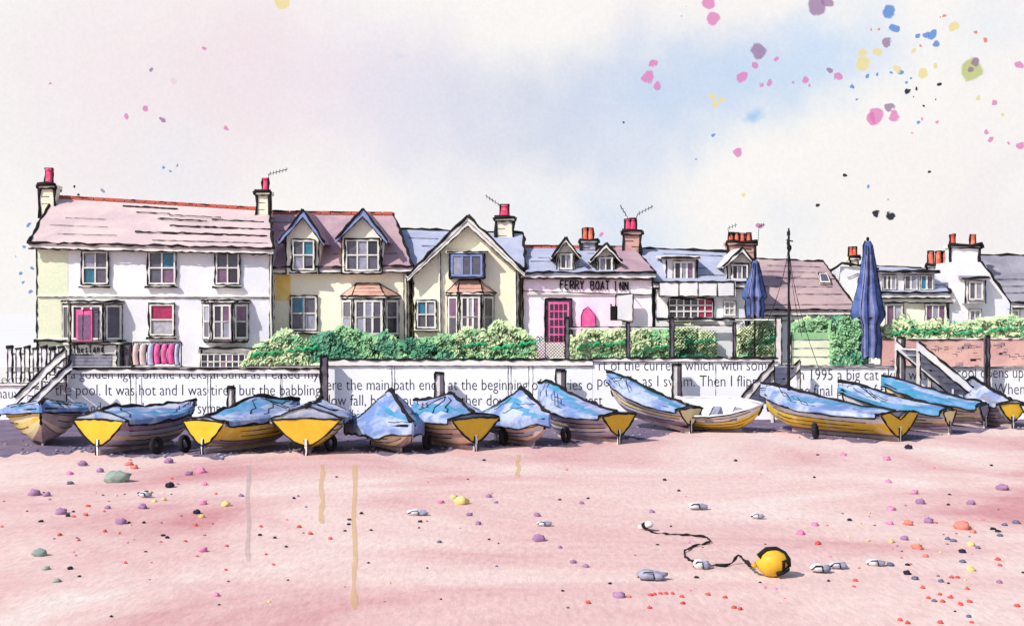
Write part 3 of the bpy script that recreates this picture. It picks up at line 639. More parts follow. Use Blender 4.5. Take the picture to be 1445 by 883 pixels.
win(h, 1031, 372, 1056, 396, Y5+.15, 3, 1, ['glass_dark','glass_lavender','glass_grey'], ink=.03, sill=False)
chimney(h, 1027, 1066, 341, 366, Y5+2.7, 'chimney_pink', [1033, 1041, 1049, 1058], 'pot_red', 329, ink=.065, potr=.13, aerial=[[(1030,334),(1027,322),(1040,317)], [(1070,340),(1071,320),(1079,317)]])
mb = MB(); mb.box(X(926,55.9), X(1048,55.9), 55.9, 56.1, Z(453,55.9), Z(450,55.9), 'white'); mb.tube([P(926,450,55.88), P(1048,450,55.88)], .045)
for px in (928, 1046): mb.box(X(px-2,55.9), X(px+2,55.9), 55.93, 56.05, ZT-.06, Z(453,55.9)-.002, 'white_trim')
mb.build('porch', h)

# ------------------------------------------------------------------ house 6: low building with brown roof
Y6 = 58.6
h = thing('house', 'low building under a wide dusty brown roof behind the mast', 'house', (X(1130, Y6), Y6, ZT), GRP)
body(h, 1057, 1205, 441, 441, 372, Y6, Y6+4, 'wall_white', ZT-.3, rx=(1064, 1162))
roof(h, (1052,441,Y6-.3), (1210,440,Y6-.3), (1062,368,Y6+4), (1162,372,Y6+4), 'roof_brown', courses=[(.1,0,1,.012),(.3,.5,1,.014),(.45,.1,.9,.012),(.62,.3,1,.014),(.75,.1,.8,.010),(.87,.2,.9,.012)], ink=.05)
mb = MB(); e0, e1, r0, r1 = (Vector(P(*q)) for q in ((1157,403,Y6+1.75), (1172,403,Y6+1.75), (1154,389,Y6+2.55), (1167,389,Y6+2.55)))
for q in (e0, e1, r0, r1): q.z += .04
mb.slab([e0, e1, r1, r0], .12, 'white_trim'); u = Vector((0,-.07,.10)); mb.slab([e0.lerp(r1,.16)+u, e1.lerp(r0,.16)+u, r1.lerp(e0,.16)+u, r0.lerp(e1,.16)+u], .03, 'glass_grey')
mb.tube([e0+u, e1+u, r1+u, r0+u], .022, closed=True); mb.build('skylight', h)
mb = MB(); mb.box(X(1052,Y6), X(1208,Y6), Y6-.2, Y6-.003, Z(452,Y6), Z(445,Y6), 'white_trim'); mb.tube([P(1052,452,Y6-.2), P(1208,452,Y6-.2)], .02); mb.build('fascia', h)

# ------------------------------------------------------------------ house 7: white with long dormer window
Y7 = 59.4
h = thing('house', 'white house with a long dormer window strip behind the tall parasol', 'house', (X(1265, Y7), Y7, ZT), GRP)
body(h, 1212, 1338, 414, 414, 382, Y7, Y7+3, 'wall_cream_pale', ZT-.3, pr1=386, rx=(1216, 1325))
roof(h, (1210,416,Y7-.3), (1342,416,Y7-.3), (1214,377,Y7+3), (1325,383,Y7+3), 'roof_slate', courses=courses(3, 23, r=.01))
mb = MB(); mb.prism_y([(X(a,Y7+1.5), Z(b,Y7+1.5)) for a, b in ((1186,470),(1226,470),(1238,392),(1212,376),(1186,376))], Y7+1.5, Y7+3.0, 'wall_white')
mb.tube([P(1172,382,Y7+1.4), P(1188,372,Y7+1.4), P(1214,375,Y7+1.4), P(1240,380,Y7+1.4)], .06); mb.tube([P(1196,392,Y7+1.45), P(1212,386,Y7+1.45)], .02); mb.build('gable_wall', h)
mb = MB(); q = Y7+.1; mb.box(X(1238,q), X(1319,q), q, q+2.2, Z(412,q), Z(386,q), 'white'); mb.box(X(1232,q), X(1325,q), q-.25, q+2.3, Z(386,q)+.003, Z(381,q), 'roof_grey')
mb.tube([P(1232,383,q-.26), P(1325,383,q-.26)], .06); mb.tube([P(1238,412,q-.02), P(1319,412,q-.02)], .03); dm = mb.build('dormer', h)
for a, b, n, pal in ((1243,1266,3,['glass_grey','glass_dark','glass_lavender']), (1274,1296,2,['glass_grey','glass_lavender']), (1297,1318,2,['glass_turquoise','glass_grey'])):
    pn = Panel((X(a,q), q), (X(b,q), q)); glaz(dm, pn, Z(409,q), Z(388,q), n, 1, pal, 'white_trim')
win(h, 1248, 428, 1274, 462, Y7, 2, 1, ['glass_mauve','glass_pale'], ink=.022, sill=False)
win(h, 1304, 428, 1335, 458, Y7, 3, 1, ['glass_mauve','glass_lavender','glass_mauve'], ink=.022, sill=False)
mb = MB(); mb.tube([P(1240,426,Y7-.2), P(1345,428,Y7-.2)], .028); mb.box(X(1238,Y7), X(1346,Y7), Y7-.2, Y7-.003, Z(426,Y7), Z(422,Y7), 'white_trim'); mb.build('lean_to', h)
chimney(h, 1200, 1211, 362, 378, Y7+1.9, 'chimney_cream', [1203, 1208], 'pot_red', 349, ink=.055, potr=.13, lines=0)
chimney(h, 1308, 1343, 373, 404, Y7+2.4, 'wall_white', [1316, 1327, 1337], 'pot_red', 355, ink=.06, potr=.16, lines=1)

# ------------------------------------------------------------------ house 8: right end
Y8 = 60.2
h = thing('house', 'pale house with dark grey roof and wide white chimney at the street end', 'house', (X(1400, Y8), Y8, ZT), GRP)
body(h, 1340, 1560, 430, 430, 372, Y8, Y8+3, 'wall_white', ZT-.3, rx=(1368, 1558))
roof(h, (1342,432,Y8-.3), (1570,428,Y8-.3), (1366,362,Y8+3), (1560,366,Y8+3), 'roof_grey', courses=courses(5, 29, r=.014))
mb = MB(); mb.prism_y([(X(a,Y8-.5), Z(b,Y8-.5)) for a, b in ((1338,470),(1426,470),(1426,428),(1385,370),(1341,370),(1338,395))], Y8-.7, Y8+2, 'wall_white')
mb.tube([P(1385,369,Y8-.72), P(1427,428,Y8-.72)], .06); mb.tube([P(1426,428,Y8-.72), P(1425,450,Y8-.72)], .02); mb.build('gable_wall', h)
chimney(h, 1341, 1383, 345, 376, Y8+.8, 'wall_white', [1347, 1376], 'pot_red', 331, ink=.075, potr=.15, lines=0)
mb = MB(); q = Y8-1.15; mb.box(X(1362,q), X(1391,q), q, q+1.0, Z(428,q), Z(394,q), 'white'); mb.prism_x([(q-.2, Z(391,q)), (q+1.2, Z(385,q)), (q+1.2, Z(389,q)), (q-.2, Z(395,q))], X(1357,q), X(1396,q), 'roof_grey')
mb.tube([P(1357,393,q-.21), P(1396,391,q-.21)], .045); mb.tube([P(1391,428,q-.02), P(1391,394,q-.02)], .03); mb.tube([P(1362,428,q-.02), P(1362,394,q-.02)], .03); dm = mb.build('dormer', h)
pn = Panel((X(1364,q), q), (X(1389,q), q)); glaz(dm, pn, Z(424,q), Z(396,q), 2, 1, ['glass_grey','glass_lavender'], 'white_trim')
win(h, 1366, 436, 1384, 454, Y8-.7, 2, 1, ['glass_lavender','glass_pale'], ink=.016, sill=False)
win(h, 1418, 436, 1438, 454, Y8, 2, 1, ['glass_lavender','glass_pale'], ink=.016, sill=False)

# ------------------------------------------------------------------ hedges
def hedge(name, label, tops, pbot, y0, y1, mix, n, cat='hedge', size=(.08,.18), twigs=10, squig=0):
    rd = random.Random(len(label)*31 + n)
    a, b = tops[0][0], tops[-1][0]; ym = (y0+y1)/2
    t = thing(name, label, cat, (X((a+b)/2, ym), ym, ZT-.06))
    mb = MB(); zb = Z(pbot, y0)
    def top(px):
        for (p, q), (r, s) in zip(tops, tops[1:]):
            if p <= px <= r: return q + (s-q)*(px-p)/(r-p)
        return tops[-1][1]
    for i in range(n):
        px = rd.uniform(a, b); Y = y0 + (y1-y0)*rd.random()**1.3; x = X(px, Y)
        zt = Z(top(px), ym) + .26*noise.noise((x*1.6, Y*2, 5)) + .20*noise.noise((x*5, Y*5, 2)); zt -= .25*((Y-ym)/(y1-y0))**2
        z = zb + (zt-zb)*rd.random()**.8
        if noise.noise((x*3.1, Y*3.0, z*3.4)) < -.24: continue
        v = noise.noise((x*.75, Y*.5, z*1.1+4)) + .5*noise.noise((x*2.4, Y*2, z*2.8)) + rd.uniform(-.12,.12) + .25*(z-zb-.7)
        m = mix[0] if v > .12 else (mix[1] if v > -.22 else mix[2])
        s = rd.uniform(*size); d = Vector((rd.uniform(-.8,.2), rd.uniform(-1.1,-.4), rd.uniform(.1,.8))).normalized()
        u = d.cross(Vector((rd.uniform(-1,1), rd.uniform(-1,1), rd.uniform(-1,1)))).normalized(); w = d.cross(u); c = Vector((x, Y, z))
        mb.add([c-u*s, c-w*s*.55+d*.02, c+u*s, c+w*s*.55+d*.02], [(0,1,2,3)], m)
    sb = mb
    for i in range(twigs):
        px = rd.uniform(a+4, b-4); Y = y0 - .03; p0 = Vector((X(px, Y), Y, zb + (Z(top(px), Y)-zb)*rd.uniform(.15, 1.0)))
        pts = [p0]; ang = rd.uniform(0, 6.28)
        for k in range(rd.randint(4, 9)):
            ang += rd.uniform(-1.6, 1.9); pts.append(pts[-1] + Vector((math.cos(ang)*.10, rd.uniform(-.03,.03), math.sin(ang)*.10)))
        sb.tube(pts, rd.uniform(.010,.018), jit=.4, step=.06)
    for i in range(squig):
        px = a + (b-a)*(i+.3)/squig; Y = y0 - .05; pts = []
        zc = zb + (Z(top(px), Y)-zb)*rd.uniform(.25,.5)
        for k in range(14): pts.append((X(px + k*3.4*min(1, (b-a)/(squig*50)), Y), Y, zc + .16*abs(math.sin(k*.8+i)) + k*.012))
        sb.tube(pts, .05, 'leaf_bright', jit=.5, step=.1)
    mb.build('foliage', t)
    return t
hedge('hedge', 'pale yellow-green bush beside the corner of the large white house', [(342,512),(352,492),(372,484),(395,470),(420,474),(440,480)], 514, 54.6, 55.0, ('leaf_light','leaf_light','leaf_mid'), 2600, 'bush', twigs=16, squig=2)
hedge('hedge', 'deep green hedge behind the tall wall post', [(436,482),(456,470),(480,462),(505,470),(530,474),(548,474)], 511, 54.62, 55.5, ('leaf_mid','leaf_dark','leaf_dark'), 4200, twigs=14)
hedge('hedge', 'clipped mid-green hedge in front of the big gable', [(540,474),(560,480),(600,478),(630,474),(645,478)], 509, 54.62, 55.5, ('leaf_mid','leaf_mid','leaf_dark'), 3600, twigs=14)
hedge('hedge', 'loose yellow-green hedge between the gabled house and the inn door', [(640,476),(660,462),(680,468),(700,452),(722,462),(742,470),(756,486)], 508, 54.62, 55.5, ('leaf_light','leaf_light','leaf_mid'), 4200, twigs=26, squig=3)
hedge('bush', 'pale bush under the pink notice board behind the garden fence', [(804,476),(830,466),(850,470),(882,462)], 508, 55.5, 56.2, ('leaf_light','leaf_light','leaf_mid'), 2200, 'bush', twigs=14, squig=2)
hedge('bush', 'pale bush below the hanging sign behind the garden fence', [(892,470),(910,462),(930,466),(946,470)], 508, 55.5, 56.2, ('leaf_light','leaf_mid','leaf_mid'), 1800, 'bush', twigs=10, squig=1)
hedge('bush', 'mixed green bush under the white porch behind the lattice', [(950,466),(970,462),(990,464),(1008,476)], 506, 55.5, 56.2, ('leaf_light','leaf_mid','leaf_dark'), 2000, 'bush', twigs=6, squig=1)
hedge('bush', 'yellow-green bush below the short blue parasol', [(1040,466),(1060,458),(1078,456),(1098,458)], 504, 55.5, 56.2, ('leaf_light','leaf_light','leaf_mid'), 2000, 'bush', twigs=8, squig=1)
hedge('hedge', 'square-cut green hedge between the pale green gate and the tall parasol', [(1172,456),(1180,452),(1212,452),(1222,470)], 517, 54.7, 55.6, ('leaf_mid','leaf_dark','leaf_dark'), 3600, twigs=12)
hedge('hedge', 'low pale hedge along the foot of the brown-roofed building', [(1118,458),(1140,450),(1160,452),(1174,452)], 472, 55.4, 56.2, ('leaf_light','leaf_mid','leaf_mid'), 1500, twigs=6)
hedge('hedge', 'long pale hedge spilling over the pink brick wall', [(1242,464),(1270,452),(1310,456),(1350,458),(1400,450),(1430,446),(1470,462)], 482, 55.0, 56.0, ('leaf_light','leaf_light','leaf_mid'), 4200, twigs=26, squig=5)

# ------------------------------------------------------------------ garden fence with lattice, on the sea wall
YF = 54.75
gf = thing('garden_fence', 'open garden fence with dark posts and lattice panels on the sea wall', 'fence', (X(900, YF), YF, ZT))
for px, w, m in ((800,6,'timber_dark'), (886,5,'timber_dark'), (948,6,'timber_dark'), (1036,4,'timber_dark'), (1098,9,'timber')):
    mb = MB(); pt = 448 if px in (800, 948, 1098) else 455
    mb.box(X(px-w/2,YF), X(px+w/2,YF), YF-.07, YF+.07, ZT-.1, Z(pt,YF), m)
    for s in (-1, 1): mb.tube([(X(px+s*w/2,YF), YF-.08, ZT), (X(px+s*w/2,YF), YF-.08, Z(pt,YF))], .026)
    mb.tube([P(px-w/2,pt,YF-.08), P(px+w/2,pt,YF-.08)], .03); mb.build('post', gf)
mb = MB()
for a, b, py in ((803,883,462),(889,945,462),(951,1034,460),(1038,1093,450)):
    mb.box(X(a,YF), X(b,YF), YF-.03, YF+.03, Z(py+2,YF), Z(py-.5,YF), 'white_trim'); mb.tube([P(a,py-1,YF-.04), P(b,py-1,YF-.04)], .02)
mb.build('rail', gf)
for a, b, t, bt in ((758,797,474,504), (952,985,462,500), (988,1012,466,502), (1044,1090,456,500)):
    mb = MB(); n = int((b-a)/4.5); hgt = bt-t
    for i in range(-int(hgt/4.5), n+1):
        for s in (1, -1):
            x0, x1 = a+i*4.5, a+i*4.5+hgt
            p, q = (x0, t), (x1, bt)
            if x0 < a: p = (a, t+(a-x0))
            if x1 > b: q = (b, bt-(x1-b))
            if q[0]-p[0] < 3: continue
            if s < 0: p, q = (a+b-p[0], p[1]), (a+b-q[0], q[1])
            mb.tube([P(*p, YF-.02*s), P(*q, YF-.02*s)], .010, jit=.3)
    mb.build('lattice_panel', gf)
# gate opening at the top of the middle steps: white boards
wb = thing('board_gate', 'low pale green boarded gate at the top of the middle beach steps', 'gate', (X(1142, 55.1), 55.1, ZT))
mb = MB()
for py in (474, 486, 498, 510): mb.box(X(1116,55.1), X(1170,55.1), 55.08, 55.14, Z(py+5,55.1), Z(py-5,55.1), 'wall_green' if py > 480 else 'leaf_mid'); mb.tube([P(1116,py+5.5,55.06), P(1170,py+5.5,55.06)], .014)
mb.build('board', wb)
mb = MB()
for px in (1115, 1171): mb.box(X(px-1.5,55.1), X(px+1.5,55.1), 55.02, 55.18, ZT-.06, Z(468,55.1), 'timber'); mb.tube([P(px+1.5,520,55.01), P(px+1.5,468,55.01)], .022)
mb.build('post', wb)

# ------------------------------------------------------------------ brick wall at the right
YB = 54.7
bw = thing('brick_wall', 'faded pink brick garden wall topped by the long pale hedge', 'wall', (X(1350, YB), YB, ZT))
mb = MB(); mb.box(X(1245,YB), X(1500,YB), YB, YB+.3, ZT-.2, Z(479,YB), 'brick_pink'); mb.tube([P(1245,478,YB-.02), P(1300,479,YB-.02), P(1500,478,YB-.02)], .03)
rd = random.Random(5)
for i in range(46):
    px, py = rd.uniform(1250,1440), rd.uniform(484,514)
    for k in range(rd.randint(1,3)):
        a, b = px+k*4.5, py+rd.choice((0,3)); q = [P(a,b,YB-.004), P(a+6,b,YB-.004), P(a+6,b+3.2,YB-.004), P(a,b+3.4,YB-.004)]
        if rd.random() < .5: mb.tube(q[:rd.randint(2,4)], .010)
    if i % 3 == 0: mb.box(X(px,YB), X(px+9,YB), YB-.012, YB-.003, Z(py+3.6,YB), Z(py,YB), rd.choice(('terracotta','roof_mauve')))
mb.build('brickwork', bw)
mb = MB(); mb.box(X(1245,YB), X(1500,YB), YB-.04, YB+.34, Z(479,YB)+.003, Z(477,YB), 'coping'); mb.build('coping', bw)

# ------------------------------------------------------------------ picket fence and steps
YPk = 54.5
pf = thing('picket_fence', 'short dark-edged white picket fence beside the left beach steps', 'fence', (X(50, YPk), YPk, ZT))
for i, px in enumerate((14, 26, 38, 50, 62, 74, 86)):
    mb = MB(); l = 490 + (i%2)*2; b = 540 - i*1.0
    mb.box(X(px-3.2,YPk), X(px+3.2,YPk), YPk-.03, YPk+.03, Z(b,YPk), Z(l,YPk), 'white')
    mb.tube([P(px+3.4,b,YPk-.04), P(px+3.4,l,YPk-.04)], .04); mb.tube([P(px-3.4,b,YPk-.04), P(px-3.4,l,YPk-.04)], .02)
    mb.tube([P(px-5,l,YPk-.04), P(px+5,l-1,YPk-.04)], .065); mb.build('picket', pf)
mb = MB()
for py in (498, 524): mb.box(X(8,YPk), X(92,YPk), YPk+.032, YPk+.07, Z(py+3,YPk), Z(py,YPk), 'timber')
mb.build('rail', pf)
def steps(label, top, bot, w, n, y0, dy, dz=0.0, m='white', handrail=True):
    """timber steps from the terrace down to the beach; top/bot as picture points on the near stringer, w the width away from the viewer"""
    T0, B0 = Vector(P(*top, y0)), Vector(P(*bot, y0)); D = Vector((w, dy, 0))
    t = thing('beach_steps', label, 'steps', (B0.x, B0.y, 0.0), 'wooden steps from the terrace to the beach')
    DZ = Vector((0,0,-dz))
    for k, off in enumerate((Vector((0,0,0)), D+DZ)):
        mb = MB(); a, b = T0+off, B0+off; v = Vector((0,0,-.40))
        mb.prism([b, a, a+v, b+v], (0, .08, 0), m)
        mb.tube([a+Vector((0,-.03,0)), b+Vector((0,-.03,0))], .045); mb.tube([a+v+Vector((0,-.03,0)), b+v+Vector((0,-.03,0))], .03); mb.build('stringer', t)
    for i in range(n):
        q = T0.lerp(B0, (i+.5)/n) + Vector((0,.04,-.16)) + DZ; mb = MB()
        dn = Vector(((B0.x-T0.x)/n*.75, 0, 0))
        mb.prism([q+Vector((0,.05,0)), q+dn+Vector((0,.05,0)), q+dn+D-Vector((0,.02,0)), q+D-Vector((0,.02,0))], (0,0,-.06), 'timber')
        mb.tube([q+dn, q+dn+D], .022)
        mb.prism([q+dn+Vector((0,.05,-.06)), q+dn+D+Vector((0,-.02,-.06)), q+dn+D+Vector((0,-.02,-.3)), q+dn+Vector((0,.05,-.3))], (.03 if dn.x > 0 else -.03,0,0), 'boat_lavender')
        mb.build('tread', t)
    for f, off in (((.02, D),) if handrail else ()) + ((.02, Vector((0,0,0))), (.62, D)):
        p = T0.lerp(B0, f) + off; mb = MB(); mb.box(p.x-.06, p.x+.06, p.y+.09, p.y+.21, -.1, p.z-.02, 'timber'); mb.tube([(p.x+.06, p.y+.07, 0), (p.x+.06, p.y+.07, p.z-.05)], .025); mb.build('post', t)
    return t
steps('white wooden steps leading down past the picket fence', (92,491), (20,560), .55, 7, 53.5, -.8, dz=.5, handrail=False)
steps('grey wooden steps at the foot of the slim mast', (1092,508), (1046,560), 1.3, 7, 52.2, 1.0, m='timber')
steps('pale wooden steps running down to the right below the brick wall', (1296,482), (1376,548), -.5, 7, 51.9, 1.3)
# mooring posts standing against the wall
def post(px, pt, pb_, w, label, Y=53.3, m='timber', one=False):
    mb = MB(); x0, x1 = X(px-w/2, Y), X(px+w/2, Y); z = Z(pt, Y)
    mb.box(x0, x1, Y, Y+.28, -.1, z, m); mb.box(x0+(x1-x0)*.55, x1-.004, Y-.012, Y-.002, -.05, z-.01, 'timber_dark')
    mb.tube([(x0, Y-.02, 0), (x0, Y-.02, z)], .035); mb.tube([(x1, Y-.02, 0), (x1, Y-.02, z)], .04); mb.tube([(x0, Y-.02, z), (x1, Y-.02, z)], .05)
    tag(mb.build('mooring_post', origin=(X(px, Y), Y, 0)), label, 'post', 'wooden posts along the sea wall')
post(457, 502, 590, 10, 'tall dark wooden post rising above the wall beside the deep green hedge', m='timber_dark')
post(326, 546, 575, 10, 'low twin-sided post behind the boat below the low shop window')
post(620, 526, 560, 13, 'thick pale post behind the covered boat below the big gable')
post(791, 522, 560, 14, 'thick pale post below the dark fence post by the inn door')
post(955, 514, 560, 13, 'pale post behind the high-bowed blue boat')
post(1271, 476, 536, 11, 'tall pale post left of the steps below the brick wall')
post(1394, 474, 545, 5, 'thin dark post in front of the brick wall at the far end', m='timber_dark')

# ------------------------------------------------------------------ parasols, closed
def parasol(px0, px1, pt, pb_, Y, label, foot):
    t = thing('parasol', label, 'parasol', (X((px0+px1)/2, Y), Y, ZT-.06), 'closed blue parasols on the terrace')
    cx = (px0+px1)/2; hw = (px1-px0)/2/F*Y; zt, zb = Z(pt, Y), Z(pb_, Y); x = X(cx, Y)
    prof = [(0.0,.15),(.04,.30),(.12,.36),(.3,.55),(.5,.80),(.62,.98),(.66,.95),(.72,.70),(.85,.78),(1.0,.70)]
    n = 28; vs = []; fs = []; mb = MB()
    for j, (q, r) in enumerate(prof):
        for k in range(n):
            a = 2*math.pi*k/n; f = 1 + .16*math.cos(7*a + q*3)*min(1, q*3) + .05*math.sin(3*a+q*7)
            vs.append((x + hw*r*f*math.cos(a) + .03*math.sin(q*9), Y + hw*r*f*math.sin(a)*.9, zt + (zb-zt)*q + (.08*math.cos(7*a) if j == len(prof)-1 else 0)))
    for j in range(len(prof)-1):
        for k in range(n): fs.append((j*n+k, (j+1)*n+k, (j+1)*n+(k+1)%n, j*n+(k+1)%n))
    o = len(mb.v); mb.add(vs, fs, 'parasol_blue', True)
    lv = mb.mi('parasol_lavender')
    for i in range(len(mb.fm)):
        if (i % n) in (17, 18, 21) and i//n > 1: mb.fm[i] = lv
    for k in (14, 18, 20, 23, 27):
        mb.tube([Vector(vs[j*n+k]) + Vector((0,-.015,0)) for j in range(1, len(prof))], .018, jit=.4)
    for k in (14, 0): mb.tube([Vector(vs[j*n+k]) for j in range(len(prof))], .032, jit=.4)
    mb.build('canopy', t)
    mb = MB(); mb.cone((x, Y, ZT-.06), .035, .035, zt-ZT+.12, 'ink', 8); mb.blob((x, Y, zt+.08), .07, .07, .10, 'ink'); mb.build('pole', t)
    mb = MB(); mb.cone((x, Y, ZT-.06), .32, .26, .12, 'timber_dark', 16); mb.build('base', t)
    mb = MB(); z = zt + (zb-zt)*.66; mb.tube([(x+hw*.85*math.cos(2*math.pi*k/14), Y+hw*.8*math.sin(2*math.pi*k/14), z) for k in range(14)], .025, closed=True); mb.build('strap', t)
parasol(1049, 1081, 368, 446, 55.3, 'short closed blue parasol in front of the white house', 500)
parasol(1203, 1246, 340, 504, 54.95, 'tall closed blue parasol beside the square-cut green hedge', 512)

# ------------------------------------------------------------------ clothes rail outside house 1
YR = Y1 - .9
cr = thing('clothes_rail', 'clothes rail outside the shop of the large white house', 'clothes rail', (X(222, YR), YR, ZT-.06))
mb = MB(); mb.tube([P(188,483,YR), P(256,483,YR)], .03, jit=.2)
for px in (188, 256): mb.tube([P(px,483,YR), (X(px,YR), YR, ZT-.05)], .025, jit=.2); mb.tube([(X(px,YR), YR-.25, ZT-.04), (X(px,YR), YR+.25, ZT-.04)], .025, jit=.2)
mb.build('rail', cr)
def garment(px, w, pt, pb_, m, label):
    mb = MB(); n = 12; rows = [(0,.55),(.08,1),(.5,.95),(.8,1.05),(1,1.1)]; vs = []; fs = []
    for q, r in rows:
        for k in range(n):
            a = 2*math.pi*k/n; f = 1+.14*math.cos(4*a+q*2)
            vs.append((X(px,YR)+ w/2/F*YR*r*f*math.cos(a) - .06*math.sin(q*3), YR-.02+.11*r*f*math.sin(a), Z(pt,YR)+(Z(pb_,YR)-Z(pt,YR))*q))
    for j in range(len(rows)-1):
        for k in range(n): fs.append((j*n+k, (j+1)*n+k, (j+1)*n+(k+1)%n, j*n+(k+1)%n))
    fs.append(tuple(range(n))); mb.add(vs, fs, m, True)
    for k in (6, 0): mb.tube([vs[j*n+k] for j in range(len(rows))], .025)
    mb.tube([vs[(len(rows)-1)*n+k] for k in (6,7,8,9,10,11,0)], .018); mb.tube([P(px,483,YR-.0), P(px,pt,YR-.02)], .012)
    tag(mb.build('garment', origin=P(px, pb_, YR)), label, 'garment', 'clothes on the rail')
for px, w, m, l in ((193,8,'garment_cream','cream garment hanging at the shop end of the clothes rail'), (203,9,'garment_cream','second cream garment hanging beside the lavender one'), (214,8,'garment_lavender','lavender garment between the cream and pink clothes'),
                 (223,8,'hot_pink','bright pink garment hanging next to the lavender one'), (233,8,'hot_pink','middle bright pink garment of three on the rail'), (243,8,'hot_pink','bright pink garment farthest from the cream clothes'), (251,6,'garment_lavender','narrow lavender garment at the end of the clothes rail')):
    garment(px, w, 485, 515 if m != 'hot_pink' else 513, m, l)

# ------------------------------------------------------------------ boats
def boat(label, at, phi, beam, L, H, strakes, transom='transom_yellow', anchor='stern', rise=.35, cover=(.3,.6,.4,.15), stern_w=.92, pitch=0, roll=0, tarp=('tarp_blue','tarp_turquoise','tarp_lavender'),
         skeg=True, open_=False, heart=False, drop=.16, aft=.16, seed=1, ends=None, ck=1.0, mast=None, inkk=1.0, name='boat'):
    rd = random.Random(seed); ph = R(phi); fx, fy = math.sin(ph), math.cos(ph)
    x, y = G(*at)
    if anchor == 'bow': x -= L*fx; y -= L*fy
    t = thing(name, label, 'boat', (x, y, 0), 'boats drawn up on the beach')
    cr_, sr_ = math.cos(R(roll)), math.sin(R(roll)); tp = math.tan(R(pitch)); z0 = sand_z(x, y)
    def T(lx, ly, lz):
        a, b = lx*cr_ + lz*sr_, -lx*sr_ + lz*cr_
        return Vector((x + ly*fx + a*fy, y + ly*fy - a*fx, z0 + b + ly*tp))
    ns, nt = 16, 6
    def half(s):
        if s < .45: return beam/2*(stern_w + (1-stern_w)*math.sin(math.pi*s/.9))
        return max(.015, beam/2*(1-((s-.45)/.55)**2.2))
    def sheer(s): return H*(1 + rise*s**2.2 + .06*(1-s)**2)
    def keel(s): return .13 + .62*H*max(0, (s-.72)/.28)**2 + aft*max(0, 1-s/.35)**1.6
    def pt(s, q, side, g=1.0):
        k = keel(s); h_ = half(s)*(q**(.78-.18*min(1, s/.5)))*g; return T(side*h_, s*L + .22*q*s**4, k + (sheer(s)-k)*q**1.22)
    hb = MB()
    for side in (-1, 1):
        for j in range(nt):
            vs = []; fs = []
            for i in range(ns+1):
                vs += [pt(i/ns, j/nt, side), pt(i/ns, (j+1)/nt, side)]
            for i in range(ns):
                f = (2*i, 2*i+2, 2*i+3, 2*i+1); fs.append(f if side > 0 else f[::-1])
            sm = strakes if isinstance(strakes[0], str) else strakes[0 if side < 0 else 1]
            hb.add(vs, fs, sm[j], True)
        for j in (2, 3, 4, 5):
            a, b = rd.uniform(0,.25), rd.uniform(.75,1); hb.tube([pt(a+(b-a)*i/12, j/nt, side, 1.015) for i in range(13)], .013*inkk, jit=.4)
    hb.build('hull', t)
    gb = MB()
    for side in (-1, 1):
        gb.tube([pt(i/14, 1, side, 1.0) for i in range(15)], .045*inkk, 'ink' if not open_ else 'boat_white', jit=.3)
        if open_: gb.tube([pt(i/14, 1, side, 1.05) + Vector((0,0,-.03)) for i in range(15)], .026*inkk, jit=.4)
    gb.build('gunwale', t)
    kb = MB(); kb.tube([pt(1, q/8, 1) for q in range(9)], .045*inkk, jit=.3)
    kb.hexa([T(-.035, .0, .0), T(.035, .0, .0), T(.035, L*.8, .02), T(-.035, L*.8, .02)], [T(-.035, .0, .16), T(.035, .0, .16), T(.035, L*.8, .16), T(-.035, L*.8, .16)], 'boat_brown')
    if skeg: kb.tube([T(.04, -.09, 0), T(.04, -.07, .50)], .025); kb.tube([T(-.05, -.09, 0), T(-.05, -.07, .50)], .025); kb.hexa([T(-.04,-.10,.0), T(.04,-.10,.0), T(.04,-.0,.0), T(-.04,-.0,.0)], [T(-.04,-.10,.52), T(.04,-.10,.52), T(.04,-.0,.52), T(-.04,-.0,.52)], 'boat_white')
    kb.build('keel', t)
    prof = [pt(0, q/8, -1) for q in range(8, -1, -1)] + [pt(0, q/8, 1) for q in range(1, 9)]
    if heart:
        a, b = prof[-1], prof[0]; prof += [a.lerp(b,.25)+Vector((0,0,.07)), a.lerp(b,.5)-Vector((0,0,.20)), a.lerp(b,.75)+Vector((0,0,.07))]
    else: prof += [prof[-1].lerp(prof[0], .5) + Vector((0,0,.05))]
    tb = MB(); back = Vector((-fx, -fy, 0))*.06
    tb.prism(prof, back, transom); tb.tube([p + back*1.1 for p in prof], .032*inkk, closed=True, jit=.4); tb.build('transom', t)
    if open_:
        ib = MB()
        for side in (-1, 1):
            vs = []; fs = []
            for i in range(ns+1):
                for j in range(nt+1): p = pt(i/ns*.97+.01, max(.03, j/nt), side, .93); p.z += .05*(1-j/nt); vs.append(p)
            for i in range(ns):
                for j in range(nt): a = i*(nt+1)+j; f = (a, a+1, a+nt+2, a+nt+1); fs.append(f if side > 0 else f[::-1])
            ib.add(vs, fs, 'boat_white', True)
        ib.build('lining', t)
        for s in (.25, .5, .75):
            w = half(s)*.9; z = sheer(s)*.72; bb = MB(); bb.hexa([T(-w,s*L-.14,z-.05), T(w,s*L-.14,z-.05), T(w,s*L+.14,z-.05), T(-w,s*L+.14,z-.05)], [T(-w,s*L-.14,z), T(w,s*L-.14,z), T(w,s*L+.14,z), T(-w,s*L+.14,z)], 'stone_grey')
            bb.tube([T(-w,s*L-.14,z), T(w,s*L-.14,z)], .02); bb.build('thwart', t)
